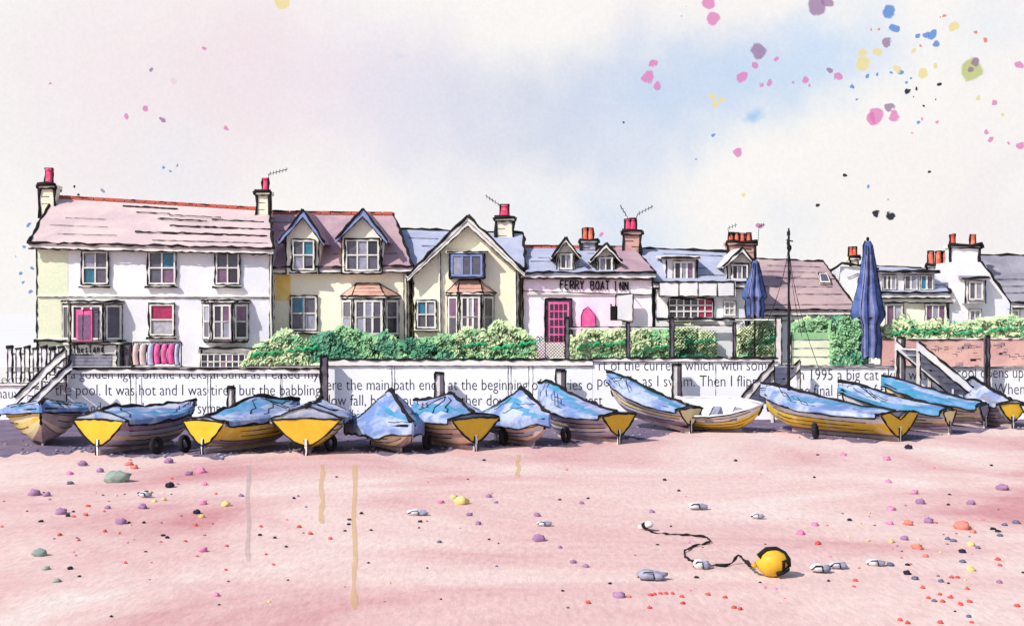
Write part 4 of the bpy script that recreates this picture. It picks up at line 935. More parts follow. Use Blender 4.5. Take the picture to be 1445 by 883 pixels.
    if cover:
        sp, hp, e0, e1 = cover; m = 12; cb = MB(); n2 = 20
        def rg(s):
            s = min(1, max(0, s)); return hp*(e0+(1-e0)*s/sp if s < sp else e1+(1-e1)*(1-s)/(1-sp))
        def cp(s, q):
            sc = min(1, max(0, s)); w = half(sc)*1.05+.03; z = sheer(sc)+.03 + rg(s)*(1-abs(q)**1.25)
            p = T(w*q, s*L + .22*sc**4, z); k = min(1, (1-abs(q))*3)
            p.z += .045*noise.noise((p.x*2.1, p.y*2.1, seed)) * (.3+k); return p
        vs = []; fs = []; ms = []
        lo, hi = .02, 1.03
        for i in range(n2+1):
            s = lo + (hi-lo)*i/n2
            row = [cp(s, -1+2*k/m) for k in range(m+1)]
            dz = drop*(1+.5*noise.noise((s*6, seed, 0)))
            a, b = row[0].copy(), row[-1].copy(); a.z -= dz; b.z -= dz
            vs += [a] + row + [b]
        W = m+3
        for i in range(n2):
            for k in range(W-1):
                fs.append((i*W+k, i*W+k+1, (i+1)*W+k+1, (i+1)*W+k))
                u_ = (k + 2.2*math.sin(i*.16 + seed))/W; g = noise.noise((i*.10, seed*1.7, 0))
                ms.append(tarp[1] if (.20 < u_ < .34 or .66 < u_ < .76) and g > -.22 else (tarp[2] if (.34 <= u_ < .52) else tarp[0]))
        for mm in set(ms): cb.add(vs, [f for f, q in zip(fs, ms) if q == mm], mm, True)
        cb.add([vs[k] for k in range(W)], [tuple(range(W))], tarp[0]); cb.add([vs[n2*W+k] for k in range(W)], [tuple(range(W-1,-1,-1))], tarp[0])
        up = Vector((0,0,.012))
        for k in (0, W-1): cb.tube([Vector(vs[i*W+k]) for i in range(n2+1)], .030*inkk, jit=.5)
        cb.tube([vs[i*W+W//2]+up for i in range(n2+1)], .070*inkk, jit=.4)
        ip = max(1, min(n2-1, int(sp*n2))); top = Vector(vs[ip*W+W//2]) + up
        for q in range(6):
            i1 = max(0, min(n2, ip + rd.choice((-6, -4, -2, 1, 3, 5)))); k1 = rd.choice((1, 2, W-3, W-2)); e_ = Vector(vs[i1*W+k1]) + up
            g_ = [Vector(vs[int(round(ip+(i1-ip)*u))*W + int(round(W//2+(k1-W//2)*u))]) + up for u in (.12, .3, .5, .7, .88)]
            cb.tube(g_, rd.uniform(.010,.018), jit=.4)
        cb.tube([Vector(vs[k])-Vector((fx*.02, fy*.02, 0)) for k in range(W)], .028*inkk, jit=.4)
        for q in range(5):
            i0 = rd.randrange(2, n2-3); k0 = rd.choice((2, 3, 4, W-4, W-5, W-3)); kk = 1 if k0 < W//2 else -1
            cb.tube([vs[min(n2, i0+j)*W + k0 + kk*(j//2)]+up for j in range(5)], .011, jit=.3)
        cb.build('cover', t)
    if mast:
        px, ptp, Ym = mast; mb = MB(); mx = X(px, Ym); zt = Z(ptp, Ym)
        mb.cone((mx, Ym, .5), .065, .03, zt-.5, 'ink', 8); mb.tube([(mx-.02, Ym-.03, .6), (mx+.01, Ym-.03, zt*.6), (mx, Ym-.02, zt-.1)], .045)
        mb.tube([(mx-.12, Ym, zt-.45), (mx+.16, Ym, zt-.5)], .03); mb.blob((mx, Ym, zt-.2), .07, .07, .12, 'ink', .4); mb.blob((mx+.03, Ym, zt-.75), .10, .07, .1, 'ink', .4); mb.build('mast', t)
        mb = MB()
        for dx, dz in ((1.15, 2.2), (-1.4, 2.7), (.5, 3.4)):
            pts = [(mx + dx*u**1.6, Ym, zt-.5-(zt-.5-dz-.2)*u) for u in [i/10 for i in range(11)]]; mb.tube(pts, .012, jit=.4)
        mb.build('rigging', t)
    return t
Yl, Cr, Pe, Br, Pu, Wh, Lv = 'boat_yellow','boat_cream','boat_peach','boat_brown','boat_purple','boat_white','boat_lavender'
boat('cream-sided boat with a flat blue cover, bow towards the sea, beside the left steps', (58,633), 163, 2.7, 3.6, 1.12, ((Br,Br,Pe,Br,Br,Br),(Pe,Cr,Cr,Yl,Cr,Yl)), anchor='bow', rise=.22, cover=(.6,.30,.5,.6), seed=1)
boat('boat with broad yellow stern and purple planks below the shop shutter', (140,641), 25, 2.3, 4.4, 1.05, (Br,Lv,Pe,Lv,Pu,Pu), cover=(.15,.38,.75,.05), seed=2)
boat('boat with yellow stern and yellow planks below the low shop window', (288,640), 33, 2.05, 4.1, 1.0, (Cr,Pu,Yl,Yl,Yl,Wh), cover=(.55,.62,.15,.2), seed=3, tarp=('tarp_blue','tarp_lavender','tarp_turquoise'))
boat('boat with a wide yellow stern facing the sea, below the tall dark post', (432,641), -1, 2.4, 3.4, 1.08, (Yl,Yl,Yl,Pe,Cr,Br), cover=(.2,.42,.85,.3), seed=4, tarp=('tarp_lavender','tarp_grey','tarp_blue'))
boat('boat under a tall tent-like blue cover with its cream bow to the sea', (577,640), 152, 2.1, 3.1, .78, (Br,Cr,Pe,Cr,Yl,Cr), anchor='bow', cover=(.5,1.15,.3,.1), drop=.34, seed=5, rise=.2)
boat('boat with small yellow stern and peach planks in front of the thick pale post', (670,635), -38, 2.1, 3.3, 1.0, (Pe,Pe,Br,Pe,Cr,Cr), cover=(.4,.72,.2,.1), seed=6)
boat('boat under a peaked blue cover with peach bow, beside two black tyres', (768,631), 146, 1.75, 2.9, .85, (Br,Pe,Lv,Pe,Cr,Pe), anchor='bow', cover=(.55,1.0,.35,.15), drop=.30, seed=7, rise=.2)
boat('boat whose blue cover slopes down to a yellow stern, below the printed word current', (872,625), -42, 1.85, 3.7, .95, (Br,Lv,Wh,Br,Lv,Cr), cover=(.9,.75,.05,.8), seed=8, rise=.4)
boat('high-bowed blue covered boat with cream stern below the fence lattice', (973,610), -48, 1.7, 3.6, .85, (Pu,Pu,Wh,Cr,Wh,Wh), transom=Cr, cover=(.8,.40,.25,.7), pitch=9, rise=.5, seed=9)
boat('open white boat with yellow planks and grey thwarts beside the middle steps', (1072,609), 112, 1.8, 3.4, .95, (Pu,Yl,Yl,Yl,Wh,Wh), transom=Wh, anchor='bow', cover=None, open_=True, rise=.25, roll=20, seed=10)
boat('long boat with yellow and white planks, yellow heart-shaped stern and a slim mast', (1268,622), -38, 2.4, 5.9, .92, (Pu,Yl,Yl,Yl,Wh,Lv), cover=(.93,.45,.1,.8), heart=True, aft=.02, rise=.5, seed=11, mast=(1113,322,48.6), tarp=('tarp_blue','tarp_turquoise','tarp_lavender'))
boat('narrow blue covered boat with white bow behind the heart-shaped stern', (1338,612), -52, 1.5, 4.0, .82, (Pu,Br,Cr,Wh,Wh,Wh), transom=Cr, cover=(.85,.35,.3,.8), pitch=4, rise=.5, seed=12, tarp=('tarp_turquoise','tarp_blue','tarp_blue'))
boat('turquoise covered boat with grey stern beside the right-hand steps', (1388,604), -52, 1.45, 3.8, .85, (Br,Br,Cr,Pe,Cr,Cr), transom='tarp_grey', cover=(.85,.35,.3,.8), pitch=5, rise=.5, seed=13, tarp=('tarp_turquoise','tarp_turquoise','tarp_blue'))
boat('pale grey-blue covered boat with a rounded yellow stern below the thin dark post', (1428,604), -14, 1.35, 2.9, .9, (Br,Lv,Br,Lv,Br,Lv), cover=(.85,.75,.15,.5), seed=14, tarp=('tarp_lavender','tarp_grey','tarp_lavender'))
boat('lavender boat at the far end of the row, beyond the rounded yellow stern', (1462,606), 60, 1.5, 3.2, .85, (Pu,Lv,Lv,Lv,Lv,Lv), transom=Lv, cover=(.5,.3,.4,.2), seed=15, tarp=('tarp_lavender','tarp_grey','tarp_lavender'))
# tyres leaning about the boats
def tyre_mesh():
    mb = MB(); n, k = 16, 8; vs = []; fs = []
    for i in range(n):
        a = 2*math.pi*i/n
        for j in range(k):
            b = 2*math.pi*j/k; r = .22 + .08*math.cos(b); vs.append((r*math.cos(a), .09*math.sin(b), .30 + r*math.sin(a)))
    for i in range(n):
        for j in range(k): fs.append((i*k+j, i*k+(j+1)%k, ((i+1)%n)*k+(j+1)%k, ((i+1)%n)*k+j))
    mb.add(vs, fs, 'rubber', True); return mb.build('tyre')
ty = tyre_mesh()
for i, (px, py, rz, l) in enumerate(((262,637,70,'black tyre by the stern of the boat below the low shop window'), (468,636,60,'black tyre beside the wide yellow stern'), (604,634,75,'black tyre beside the cream bow under the tent-like cover'),
        (222,640,65,'black tyre against the purple planks below the shop shutter'), (712,628,70,'black tyre between the small yellow stern and the peaked cover'), (800,624,60,'black tyre between the peaked cover and the sloping blue cover'), (1152,619,65,'black tyre under the long boat with the mast'))):
    o = ty if i == 0 else ty.copy()
    if i: COL.objects.link(o)
    x, y = G(px, py); o.location = (x, y, sand_z(x, y)); o.rotation_euler = (R(-8), 0, R(rz)); tag(o, l, 'tyre', 'tyres used as boat fenders')

# ------------------------------------------------------------------ beach: buoy, rope, stones, pebbles
bx, by = G(1090, 812)
bu = thing('buoy', 'yellow mooring buoy lying on the pink sand', 'buoy', (bx, by, 0))
s = by/F; r = 20*s; mb = MB(); zc = r*.93
def bp_(u, a, k=1): return None
vs = []; fs = []; n = 20; prof = [(-1.25,.16),(-1.12,.26),(-.98,.42),(-.80,.70),(-.5,.93),(-.1,1.0),(.35,.97),(.75,.80),(1.0,.55),(1.08,.3)]
for u, q in prof:
    for k in range(n): a = 2*math.pi*k/n; vs.append((bx + u*r*.98 , by + q*r*math.sin(a), zc + q*r*math.cos(a) - (.10*r if u < -.9 else 0)))
for j in range(len(prof)-1):
    for k in range(n): fs.append((j*n+k, j*n+(k+1)%n, (j+1)*n+(k+1)%n, (j+1)*n+k))
fs += [tuple(range(n)), tuple(range(len(prof)*n-1, (len(prof)-1)*n-1, -1))]; mb.add(vs, fs, 'buoy_yellow', True); mb.build('float', bu)
mb = MB(); y_ = by - r*.5
mb.tube([(bx-r*1.0, by-.2*r, zc+.45*r), (bx-.45*r, by-.3*r, zc+.97*r), (bx+.2*r, by-.3*r, zc+1.02*r), (bx+.8*r, by-.3*r, zc+.75*r), (bx+1.05*r, by-.4*r, zc+.3*r), (bx+1.12*r, by-.3*r, zc-.2*r)], .045, jit=.3)
mb.tube([(bx+.15*r, by-.93*r, zc-.62*r), (bx+.6*r, by-.8*r, zc-.55*r), (bx+1.0*r, by-.5*r, zc-.35*r)], .035, jit=.3); mb.build('band', bu)
mb = MB(); h0 = [(bx+.62*r, by-.85*r, zc-.35*r), (bx+.58*r, by-.93*r, zc+.25*r), (bx+.85*r, by-.78*r, zc+.32*r), (bx+1.02*r, by-.62*r, zc+.15*r), (bx+1.0*r, by-.66*r, zc-.30*r)]
mb.tube(h0, .035, closed=True, jit=.2); mb.build('handle', bu)
mb = MB(); mb.tube([(bx-1.2*r, by-.02, zc-.1*r), (bx-1.42*r, by-.05, zc-.25*r)], .05, 'buoy_yellow', jit=.2); mb.build('eye', bu)
mb = MB()
def gp(px, py, dz=.03): x, y = G(px, py); return (x, y, sand_z(x, y)+dz)
mb.tube([(bx-1.4*r, by-.03, zc-.2*r), gp(1052,802,.12), gp(1042,795,.14), gp(1033,797,.05), gp(1022,800), gp(1010,799)], .026, jit=.7, step=.09)
mb.tube([gp(1010,799), gp(1000,801), gp(985,797), gp(968,788), gp(965,779), gp(978,771), gp(1004,765), gp(998,758), gp(975,755), gp(940,754), gp(922,752), gp(910,748)], .017, jit=.75, step=.08)
tag(mb.build('rope', origin=(bx, by, 0)), 'dark frayed mooring rope zigzagging over the sand from the buoy', 'rope')
mb = MB()
for k in range(3): x, y = G(907+k, 747+k); mb.blob((x+k*.05, y, .06+.04*k), .10, .09, .07, ('stone_white','ink','stone_white')[k], .3, seed=k)
tag(mb.build('rope_knot', origin=(*G(907,748), 0)), 'small knotted ring at the far end of the mooring rope', 'knot')
for px, py, w, h_, two, l in ((590,726,30,9,1,'white and blue-grey stone in the middle of the open sand'), (768,741,22,8,1,'small white stone below the boat with the sloping blue cover'), (985,717,30,9,1,'flat stone lying beyond the zigzag rope'), (1069,730,20,7,0,'small grey stone alone beyond the buoy'),
        (920,817,44,16,1,'large angular blue-grey stone nearest the bottom of the rope'), (990,802,26,14,1,'rounded white stone touching the rope'), (1158,806,30,12,1,'white stone closest to the buoy'), (1183,801,26,10,1,'grey stone just behind the one closest to the buoy'), (1236,797,28,10,1,'lone pale stone farthest along from the buoy'),
        (205,700,20,7,1,'small white stone among the coloured pebbles below the shop shutter')):
    x, y = G(px, py); s = y/F; mb = MB(); hw = w/2*s; hh = h_*s/2
    mb.blob((x-hw*.25, y, hh*.85), hw*.72, hw*.6, hh, 'stone_white' if px != 920 else 'stone_grey', .45, seed=px)
    mb.blob((x+hw*.35, y-.02, hh*.7), hw*.62, hw*.5, hh*.85, 'stone_grey', .5, seed=py)
    mb.tube([(x-hw*.95, y-hw*.3, hh*.5), (x-hw*.5, y-hw*.45, hh*1.5), (x-hw*.0, y-hw*.55, hh*1.55), (x+hw*.1, y-hw*.62, hh*.3)], .012, jit=.4)
    tag(mb.build('stone', origin=(x, y, 0)), l, 'stone', 'stones on the sand')
protos = {}
PEB = {'red': 'bright red', 'purple': 'dull purple', 'black': 'near-black', 'pink': 'bright pink', 'yellow': 'pale yellow', 'green': 'grey-green', 'slate': 'slate blue', 'coral': 'coral pink'}
def pebble(px, py, rp, c):
    x, y = G(px, py); rr = rp*y/F
    v = random.randrange(3); big = rp > 6
    if (c, v) not in protos:
        mb = MB(); mb.blob((0,0,.30), 1, 1.15, .80, 'pebble_'+c, .55, seg=14, ring=8, seed=v*7+len(c)); o = mb.build('pebble'); protos[(c, v)] = o
    else: o = protos[(c, v)].copy(); COL.objects.link(o)
    o.location = (x, y, sand_z(x, y)); o.scale = (rr, rr, rr); o.rotation_euler = (0, 0, random.uniform(0, 6.28))
    if big: tag(o, f'large {PEB[c]} pebble lying loose on the pink sand', 'pebble', f'large {PEB[c]} pebbles')
    else: tag(o, f'small {PEB[c]} pebble lying loose on the pink sand', 'pebble', f'small {PEB[c]} pebbles')
LP = [(165,679,15,'green'),(56,783,9,'green'),(65,802,5,'green'),(80,820,5,'green'),(48,697,8,'purple'),(66,698,5,'purple'),(117,656,6,'purple'),(141,665,5,'purple'),(86,724,8,'purple'),(171,737,7,'purple'),
 (201,716,6,'purple'),(152,717,4,'purple'),(238,652,6,'purple'),(266,669,5,'purple'),(240,686,6,'black'),(207,694,3.5,'black'),(278,723,5,'black'),(99,682,4,'slate'),(98,668,4,'pink'),(182,655,5,'coral'),(190,660,5,'coral'),
 (287,710,5,'pink'),(287,777,5.5,'pink'),(305,839,4.5,'pink'),(284,666,6,'pink'),(288,683,4,'pink'),(319,712,6,'yellow'),(285,728,4,'yellow'),(231,705,3.5,'yellow'),(212,694,3,'yellow'),(218,707,3,'yellow'),
 (438,752,3.5,'red'),(422,743,3,'red'),(466,759,3,'red'),(276,739,3,'red'),(124,714,3,'red'),(148,749,3,'red'),(121,726,3,'red'),(104,728,2.5,'red'),(84,754,3,'red'),(177,794,2.5,'red'),(386,795,2.5,'red'),(368,742,2.5,'red'),(320,770,2.5,'red'),(262,762,2.5,'red'),(111,762,2.2,'red'),
 (58,735,3,'black'),(96,727,3,'black'),(99,802,3.5,'black'),(230,754,3,'black'),(236,757,3,'black'),(203,736,2.5,'black'),(182,736,2.2,'black'),(367,754,2.5,'black'),(388,758,2.5,'black'),(404,771,2,'black'),(415,702,2.2,'black'),(510,724,2.5,'black'),(493,733,2.5,'black'),(492,739,2.5,'black'),(524,747,2.2,'black'),(157,869,2.2,'black'),(112,813,2.2,'black'),(620,764,3,'slate'),(593,735,2.8,'black'),(683,649,2.2,'black'),(520,793,1.8,'black'),(603,800,1.6,'black'),(475,672,1.6,'black'),
 (650,710,9,'yellow'),(640,701,5,'yellow'),(622,708,4,'pink'),(662,727,4,'purple'),(690,700,4,'purple'),(700,708,3,'purple'),(675,738,4,'purple'),(340,698,3.5,'purple'),(420,699,2.5,'pink'),
 (761,762,8,'purple'),(758,727,4.5,'purple'),(809,793,4.5,'purple'),(827,799,4,'purple'),(790,772,3,'purple'),(874,840,7.5,'purple'),(820,709,3.5,'purple'),(920,721,3.5,'purple'),(830,702,2,'black'),(938,677,2.4,'black'),(958,692,2,'black'),(790,704,2,'black'),(983,814,3,'black'),(861,822,2.4,'black'),(794,833,2,'black'),(1038,649,2.4,'black'),
 (1298,709,6,'purple'),(1310,735,6.5,'purple'),(1415,689,7.5,'purple'),(1370,710,5.5,'purple'),(1276,760,5.5,'purple'),(1257,718,5,'pink'),(1254,680,4,'pink'),(1252,648,5,'pink'),(1256,739,4.5,'pink'),(1290,696,5,'pink'),(1150,740,5,'pink'),(1130,752,6,'pink'),(1190,642,4,'pink'),
 (1281,739,6,'coral'),(1358,744,10,'coral'),(1373,749,4,'coral'),(1294,773,7,'coral'),(1306,784,4,'coral'),(1345,763,4,'slate'),(1337,760,3.5,'slate'),(1358,778,4.5,'black'),(1359,792,4,'slate'),(1280,809,4.5,'black'),(1291,816,4.5,'slate'),(1281,796,3,'black'),(1256,797,4.5,'slate'),(1401,745,3.5,'black'),(1418,740,3.5,'slate'),(1434,737,4.5,'slate'),(1408,748,3.5,'black'),(1380,772,3.2,'slate'),(1370,803,5.5,'yellow'),(1370,768,5,'yellow'),(1328,820,3.6,'slate'),(1318,847,3.5,'slate'),(1367,868,3.5,'slate'),(1411,754,3.5,'slate'),
 (1207,818,3.6,'red'),(1154,766,4,'red'),(1205,827,2.4,'red'),(1343,814,3,'red'),(1351,814,3,'red'),(1330,848,3.5,'red'),(1341,842,3.5,'red'),(1355,851,3.4,'red'),(1365,830,3,'red'),(1368,848,3.2,'red'),(1435,854,3.4,'red'),(1327,877,3.6,'red'),(1281,877,3.4,'red'),(1270,873,3.2,'red'),(1302,829,2.8,'red'),(1310,843,3,'red'),(1326,838,3,'red'),(1371,876,3,'red'),(1408,788,3.5,'red'),(1411,796,3,'red'),
 (918,838,3.2,'red'),(924,837,2.8,'red'),(932,836,2.8,'red'),(940,836,2.8,'red'),(949,836,2.8,'red'),(962,840,3,'red'),(963,849,3.2,'red'),(917,855,3.4,'red'),(999,837,3.2,'red'),(1023,841,3.2,'red'),(1035,856,3.4,'red'),(1044,858,3.2,'red'),(830,849,3.4,'red'),(887,840,3.2,'coral'),(928,768,2,'black'),
 (1282,632,5,'black'),(1154,641,2,'black'),(1149,673,2,'black'),(1199,733,3,'black'),(1340,697,2.2,'black'),(1338,711,2.2,'black'),(1399,656,2,'black'),(1225,762,3,'yellow'),(1258,764,4,'yellow'),(1410,820,4,'purple')]
for q in LP: pebble(*q)
rd = random.Random(12)
for i in range(118):
    c = rd.choice(['black','black','red','purple','pink','coral','slate','yellow'])
    px, py = rd.choice(((rd.gauss(180,80), rd.gauss(725,40)), (rd.gauss(1300,80), rd.gauss(775,50)), (rd.uniform(300,1200), rd.uniform(660,860))))
    if 645 < py < 880 and -5 < px < 1450: pebble(px, py, rd.uniform(1.2, 2.2), c)
# streaks of spilt colour on the sand
def streak(px, p0, p1, w, m, label):
    mb = MB(); vs = []; n = 26
    for i in range(n+1):
        py = p0+(p1-p0)*i/n; k = w*(.75+.45*noise.noise((px, i*.35, 1)))*(1.25 if i > n-4 else 1)*(.5 if i == n else 1)
        for s_ in (-1, 1): vs.append(gp(px+s_*k/2+1.2*math.sin(i*.5), py, .008))
    mb.add(vs, [(2*i, 2*i+1, 2*i+3, 2*i+2) for i in range(n)], m)
    tag(mb.build('stain', origin=(*G(px, p1), 0)), label, 'stain', 'streaks of colour on the sand')
streak(500, 655, 856, 9, 'ochre_stain', 'longest ochre streak running down the open sand')
streak(454, 655, 738, 9, 'ochre_stain', 'short ochre streak below the wide yellow stern')
streak(350, 655, 790, 8, 'grey_stain', 'pale grey streak on the sand with no ochre in it')
streak(731, 640, 672, 8, 'ochre_stain', 'very short ochre streak below the boat with the peaked cover')

# ------------------------------------------------------------------ world: bright broken cloud over a clear sky
SUN_EL, SUN_AZ = R(41), R(50)                         # azimuth: left of straight behind the camera
w = bpy.data.worlds.new('World'); scene.world = w; w.use_nodes = True
nt = w.node_tree; N, L = nt.nodes, nt.links
for n_ in list(N): N.remove(n_)
out = N.new('ShaderNodeOutputWorld'); tc = N.new('ShaderNodeTexCoord')
nrm = N.new('ShaderNodeVectorMath'); nrm.operation = 'NORMALIZE'; L.new(tc.outputs['Generated'], nrm.inputs[0])
sky = N.new('ShaderNodeTexSky'); sky.sky_type = 'NISHITA'; sky.sun_disc = False; sky.sun_elevation = SUN_EL; sky.sun_rotation = math.pi + SUN_AZ
sky.air_density = 1.0; sky.dust_density = 1.0; sky.ozone_density = 1.5
bg1 = N.new('ShaderNodeBackground'); bg1.inputs['Strength'].default_value = 0.13; L.new(sky.outputs['Color'], bg1.inputs['Color'])
def mth(op, a, b=None, c=None):
    n_ = N.new('ShaderNodeMath'); n_.operation = op
    for i, v in enumerate((a, b, c)):
        if v is None: continue
        if isinstance(v, (int, float)): n_.inputs[i].default_value = v
        else: L.new(v, n_.inputs[i])
    return n_.outputs[0]
def maprange(v, a, b, c=0.0, d=1.0):
    n_ = N.new('ShaderNodeMapRange'); n_.interpolation_type = 'SMOOTHSTEP'; L.new(v, n_.inputs['Value'])
    for k, q in zip(('From Min','From Max','To Min','To Max'), (a, b, c, d)): n_.inputs[k].default_value = q
    return n_.outputs['Result']
def noise_(scale, det, rough=.6, dist=0):
    n_ = N.new('ShaderNodeTexNoise'); n_.inputs['Scale'].default_value = scale; n_.inputs['Detail'].default_value = det; n_.inputs['Roughness'].default_value = rough; n_.inputs['Distortion'].default_value = dist
    L.new(nrm.outputs[0], n_.inputs['Vector']); return n_
def warp(scale, det, amt):
    n_ = noise_(scale, det); s_ = N.new('ShaderNodeVectorMath'); s_.operation = 'SUBTRACT'; L.new(n_.outputs['Color'], s_.inputs[0]); s_.inputs[1].default_value = (.5,.5,.5)
    k = N.new('ShaderNodeVectorMath'); k.operation = 'SCALE'; L.new(s_.outputs[0], k.inputs[0]); k.inputs['Scale'].default_value = amt
    a = N.new('ShaderNodeVectorMath'); a.operation = 'ADD'; L.new(nrm.outputs[0], a.inputs[0]); L.new(k.outputs[0], a.inputs[1]); return a.outputs[0]
wash_v, drop_v = warp(9, 5, .12), warp(75, 3, .010)
def direc(px, py): v = Vector(((px-CX)/F, 1, -(py-CY)/F)).normalized(); return tuple(v)
def dist(v, px, py):
    n_ = N.new('ShaderNodeVectorMath'); n_.operation = 'DISTANCE'; L.new(v, n_.inputs[0]); n_.inputs[1].default_value = direc(px, py); return n_.outputs['Value']
grain = noise_(330, 3, .8)
col = None
def mixc(fac, c, base):
    n_ = N.new('ShaderNodeMix'); n_.data_type = 'RGBA'; L.new(fac, n_.inputs['Factor'])
    if isinstance(base, tuple): n_.inputs[6].default_value = (*base, 1)
    else: L.new(base, n_.inputs[6])
    n_.inputs[7].default_value = (*[lin(q) for q in c], 1); return n_.outputs[2]
SKYC = tuple(lin(v) for v in (249, 246, 243))
cn = noise_(6, 5, .6, .5); col = mixc(maprange(cn.outputs['Fac'], .42, .68, 0, .8), (241, 236, 240), SKYC)
for px, py, r, c, a in ((120,110,200,(246,238,239),.6),(230,140,190,(242,228,233),.6),(350,90,160,(240,222,230),.65),(480,110,150,(238,224,234),.7),(560,90,110,(232,224,238),.6),(1300,300,170,(246,236,236),.5),(650,165,120,(216,218,236),.75),(560,190,90,(226,224,238),.6),(760,165,110,(210,216,234),.95),(860,165,110,(206,216,236),.95),(960,140,105,(200,216,240),.95),(1050,120,95,(196,216,242),.9),(1110,100,80,(204,222,244),.8),(1165,75,80,(204,222,246),.85),
                     (1240,30,75,(210,226,246),.7),(900,210,90,(222,228,242),.5),(860,325,80,(204,222,244),.8),(940,320,65,(222,232,244),.5),(740,310,70,(226,234,246),.5),(1120,330,60,(228,234,244),.4),(230,250,90,(228,234,242),.35),(600,300,80,(230,234,242),.35),(1053,185,14,(150,196,238),.9),(575,77,14,(188,208,240),.8),(1215,60,18,(168,206,244),.7),(1398,30,60,(226,234,246),.4)):
    col = mixc(maprange(dist(wash_v, px, py), 0, r/F*1.25, a, 0), c, col)
PK, PP, YE, BL, BK, GN, RD = (226,128,190), (158,120,164), (240,222,148), (62,134,212), (44,44,60), (190,200,110), (232,120,100)
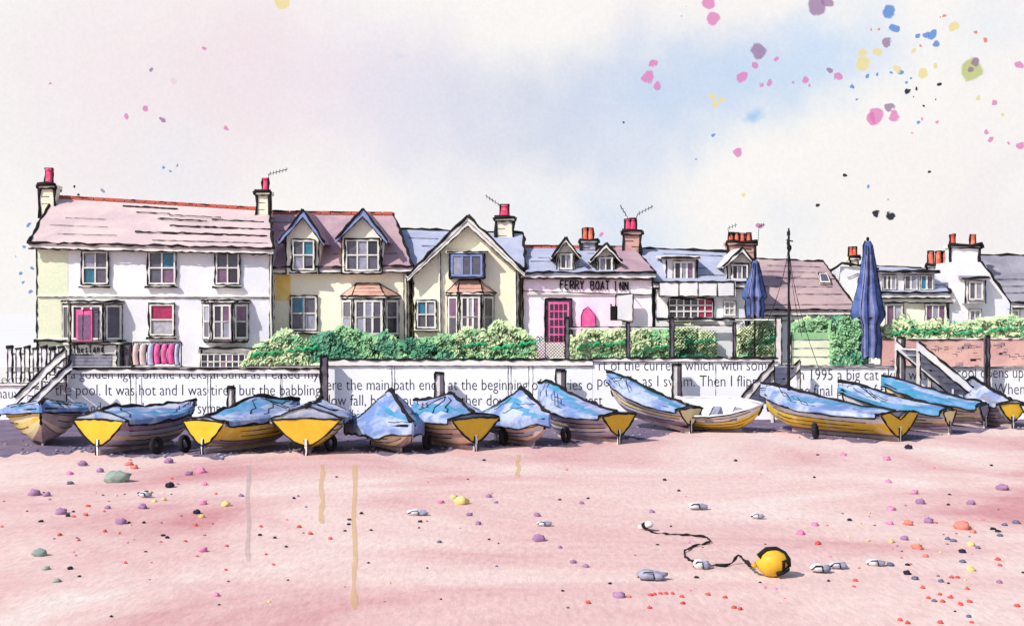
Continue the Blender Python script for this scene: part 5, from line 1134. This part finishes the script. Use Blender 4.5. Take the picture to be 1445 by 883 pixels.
for px, py, r, c in ((1001,4,9,PK),(1006,26,9,PK),(1153,8,13,PP),(1168,2,8,PP),(1069,73,10,PP),(1253,59,7,PP),(915,109,9,PK),(929,120,6,PK),(921,91,6,PK),(1047,110,8,PK),(1065,92,5,PK),(1071,119,4,PK),(1086,118,5,PK),(1095,83,4,PK),(1135,112,5,PK),(1171,102,5,PP),(1183,109,5,PK),(1041,215,6,PK),
                  (1255,16,9,BL),(1262,40,6,BL),(1315,48,7,BL),(1305,48,4,BL),(1324,63,5,BL),(1296,52,3,BL),(1223,108,3,BL),(1271,98,3,BL),(1201,123,3,BL),(1297,174,3,BL),(1226,263,2.5,BL),(1238,104,2.5,BL),(1257,101,2.5,BL),
                  (1346,37,6,YE),(1218,74,6,YE),(1238,72,6,YE),(1218,90,9,YE),(1303,103,7,YE),(1318,94,4,YE),(1008,148,6,YE),(1005,136,5,YE),(1018,141,4,YE),(1267,95,4,YE),(398,4,10,YE),
                  (1371,99,15,GN),(1377,90,6,PP),(1368,100,4,PP),(1235,162,10,PK),(1228,168,7,PK),(1256,152,6,PP),(1262,163,6,PK),(1310,173,3.5,PK),(1322,174,3.5,PK),(1304,170,3,PK),(1397,196,4,PK),(1436,91,5,PK),(1440,206,5,PK),(1390,184,3.5,PK),(1404,146,3.5,PK),
                  (1390,57,4,RD),(1376,44,3,RD),(1333,23,3,RD),(1281,128,4,BK),(1293,125,3,BK),(1237,303,5,BK),(1256,303,6,BK),(1190,249,2.5,BK),(1154,290,2.8,BK),(1314,244,2.5,BK),(1325,120,2.5,BK),(1320,139,2.2,BK),
                  (178,163,4,PK),(205,153,4,PK),(232,168,3.5,PP),(318,181,2.8,PK),(288,68,3,PK),(350,58,3,PK),(70,118,2.5,PK),(213,100,2.5,PP),(246,115,4,(236,214,222)),(1070,317,5,(196,120,170)),(850,330,4,PK),
                  (86,268,3,BK),(96,282,2.2,BK),(112,272,2.2,BK),(128,262,2,BK),(140,258,2,BK),(145,268,3,PP),(104,262,2,BK),(248,232,2,PP),(240,240,2,BL),(232,236,2.4,BL),(196,252,2,PP),(306,244,1.8,BK),
                  (28,386,3,BL),(44,381,2.5,BL),(36,348,2.5,BL),(22,412,2.5,BL),(46,412,3,BL),(40,318,2.5,BL),(20,360,2,BL),(34,398,2,BL),
                  (1253,282,2,PK),(1273,284,2,BK),(1356,280,1.8,BK),(1243,42,2.2,RD),(1230,44,2,RD),(1326,24,2.4,RD),(1301,63,2.2,RD),(1286,108,2.5,BL),(1278,115,2.2,BL),(1211,140,2.2,BL),(1290,138,2,BK),(1306,151,2,BK),(1288,188,2,RD),(1380,140,3,YE),(1417,160,3,YE),(1424,202,2.5,PK),(1290,72,3,YE),
                  (970,12,2,PK),(960,23,2,PK),(1120,116,2,PK),(1140,120,2.4,PK),(910,228,2.5,BL),(980,224,2.5,BL),(1008,190,3,BL),(880,172,1.8,BK),(1048,276,2.5,YE)):
    d_ = dist(drop_v, px, py); col = mixc(maprange(d_, r/F*.82, r/F*1.08, .97 if c == BK else .82, 0), c, col)
gs = N.new('ShaderNodeVectorMath'); gs.operation = 'SCALE'; L.new(col, gs.inputs[0]); L.new(maprange(grain.outputs['Fac'], .3, .7, .972, 1.02), gs.inputs['Scale'])
bg2 = N.new('ShaderNodeBackground'); L.new(gs.outputs[0], bg2.inputs['Color']); bg2.inputs['Strength'].default_value = 0.84
sep = N.new('ShaderNodeSeparateXYZ'); L.new(nrm.outputs[0], sep.inputs[0])
hi = maprange(sep.outputs['Z'], .32, .55, 1, 0)       # the cloud bank stands over the houses; overhead and behind it is clearer
fr = maprange(sep.outputs['Y'], -.25, .35, .25, 1)
fac = mth('MULTIPLY', hi, fr)
mxs = N.new('ShaderNodeMixShader'); L.new(fac, mxs.inputs[0]); L.new(bg1.outputs[0], mxs.inputs[1]); L.new(bg2.outputs[0], mxs.inputs[2]); L.new(mxs.outputs[0], out.inputs['Surface'])

sd = bpy.data.lights.new('sun', 'SUN'); sd.energy = 3.9; sd.angle = R(.6); sd.color = (1, .955, .90)
so = bpy.data.objects.new('sun', sd); COL.objects.link(so)
dv = Vector((math.sin(SUN_AZ)*math.cos(SUN_EL), math.cos(SUN_AZ)*math.cos(SUN_EL), -math.sin(SUN_EL)))
so.rotation_euler = dv.to_track_quat('-Z', 'Y').to_euler(); so.location = (-30, -20, 40)

cd = bpy.data.cameras.new('camera'); cd.sensor_width = 36; cd.lens = 36*F/1445; cd.clip_end = 6000
co = bpy.data.objects.new('camera', cd); COL.objects.link(co); co.location = (0, 0, EYE); co.rotation_euler = (R(90), 0, 0)
scene.camera = co
vs_ = scene.view_settings; vs_.view_transform = 'Standard'; vs_.look = 'None'; vs_.gamma = 1; vs_.exposure = 0.28; vs_.use_curve_mapping = False
scene.cycles.use_denoising = True; scene.cycles.max_bounces = 6
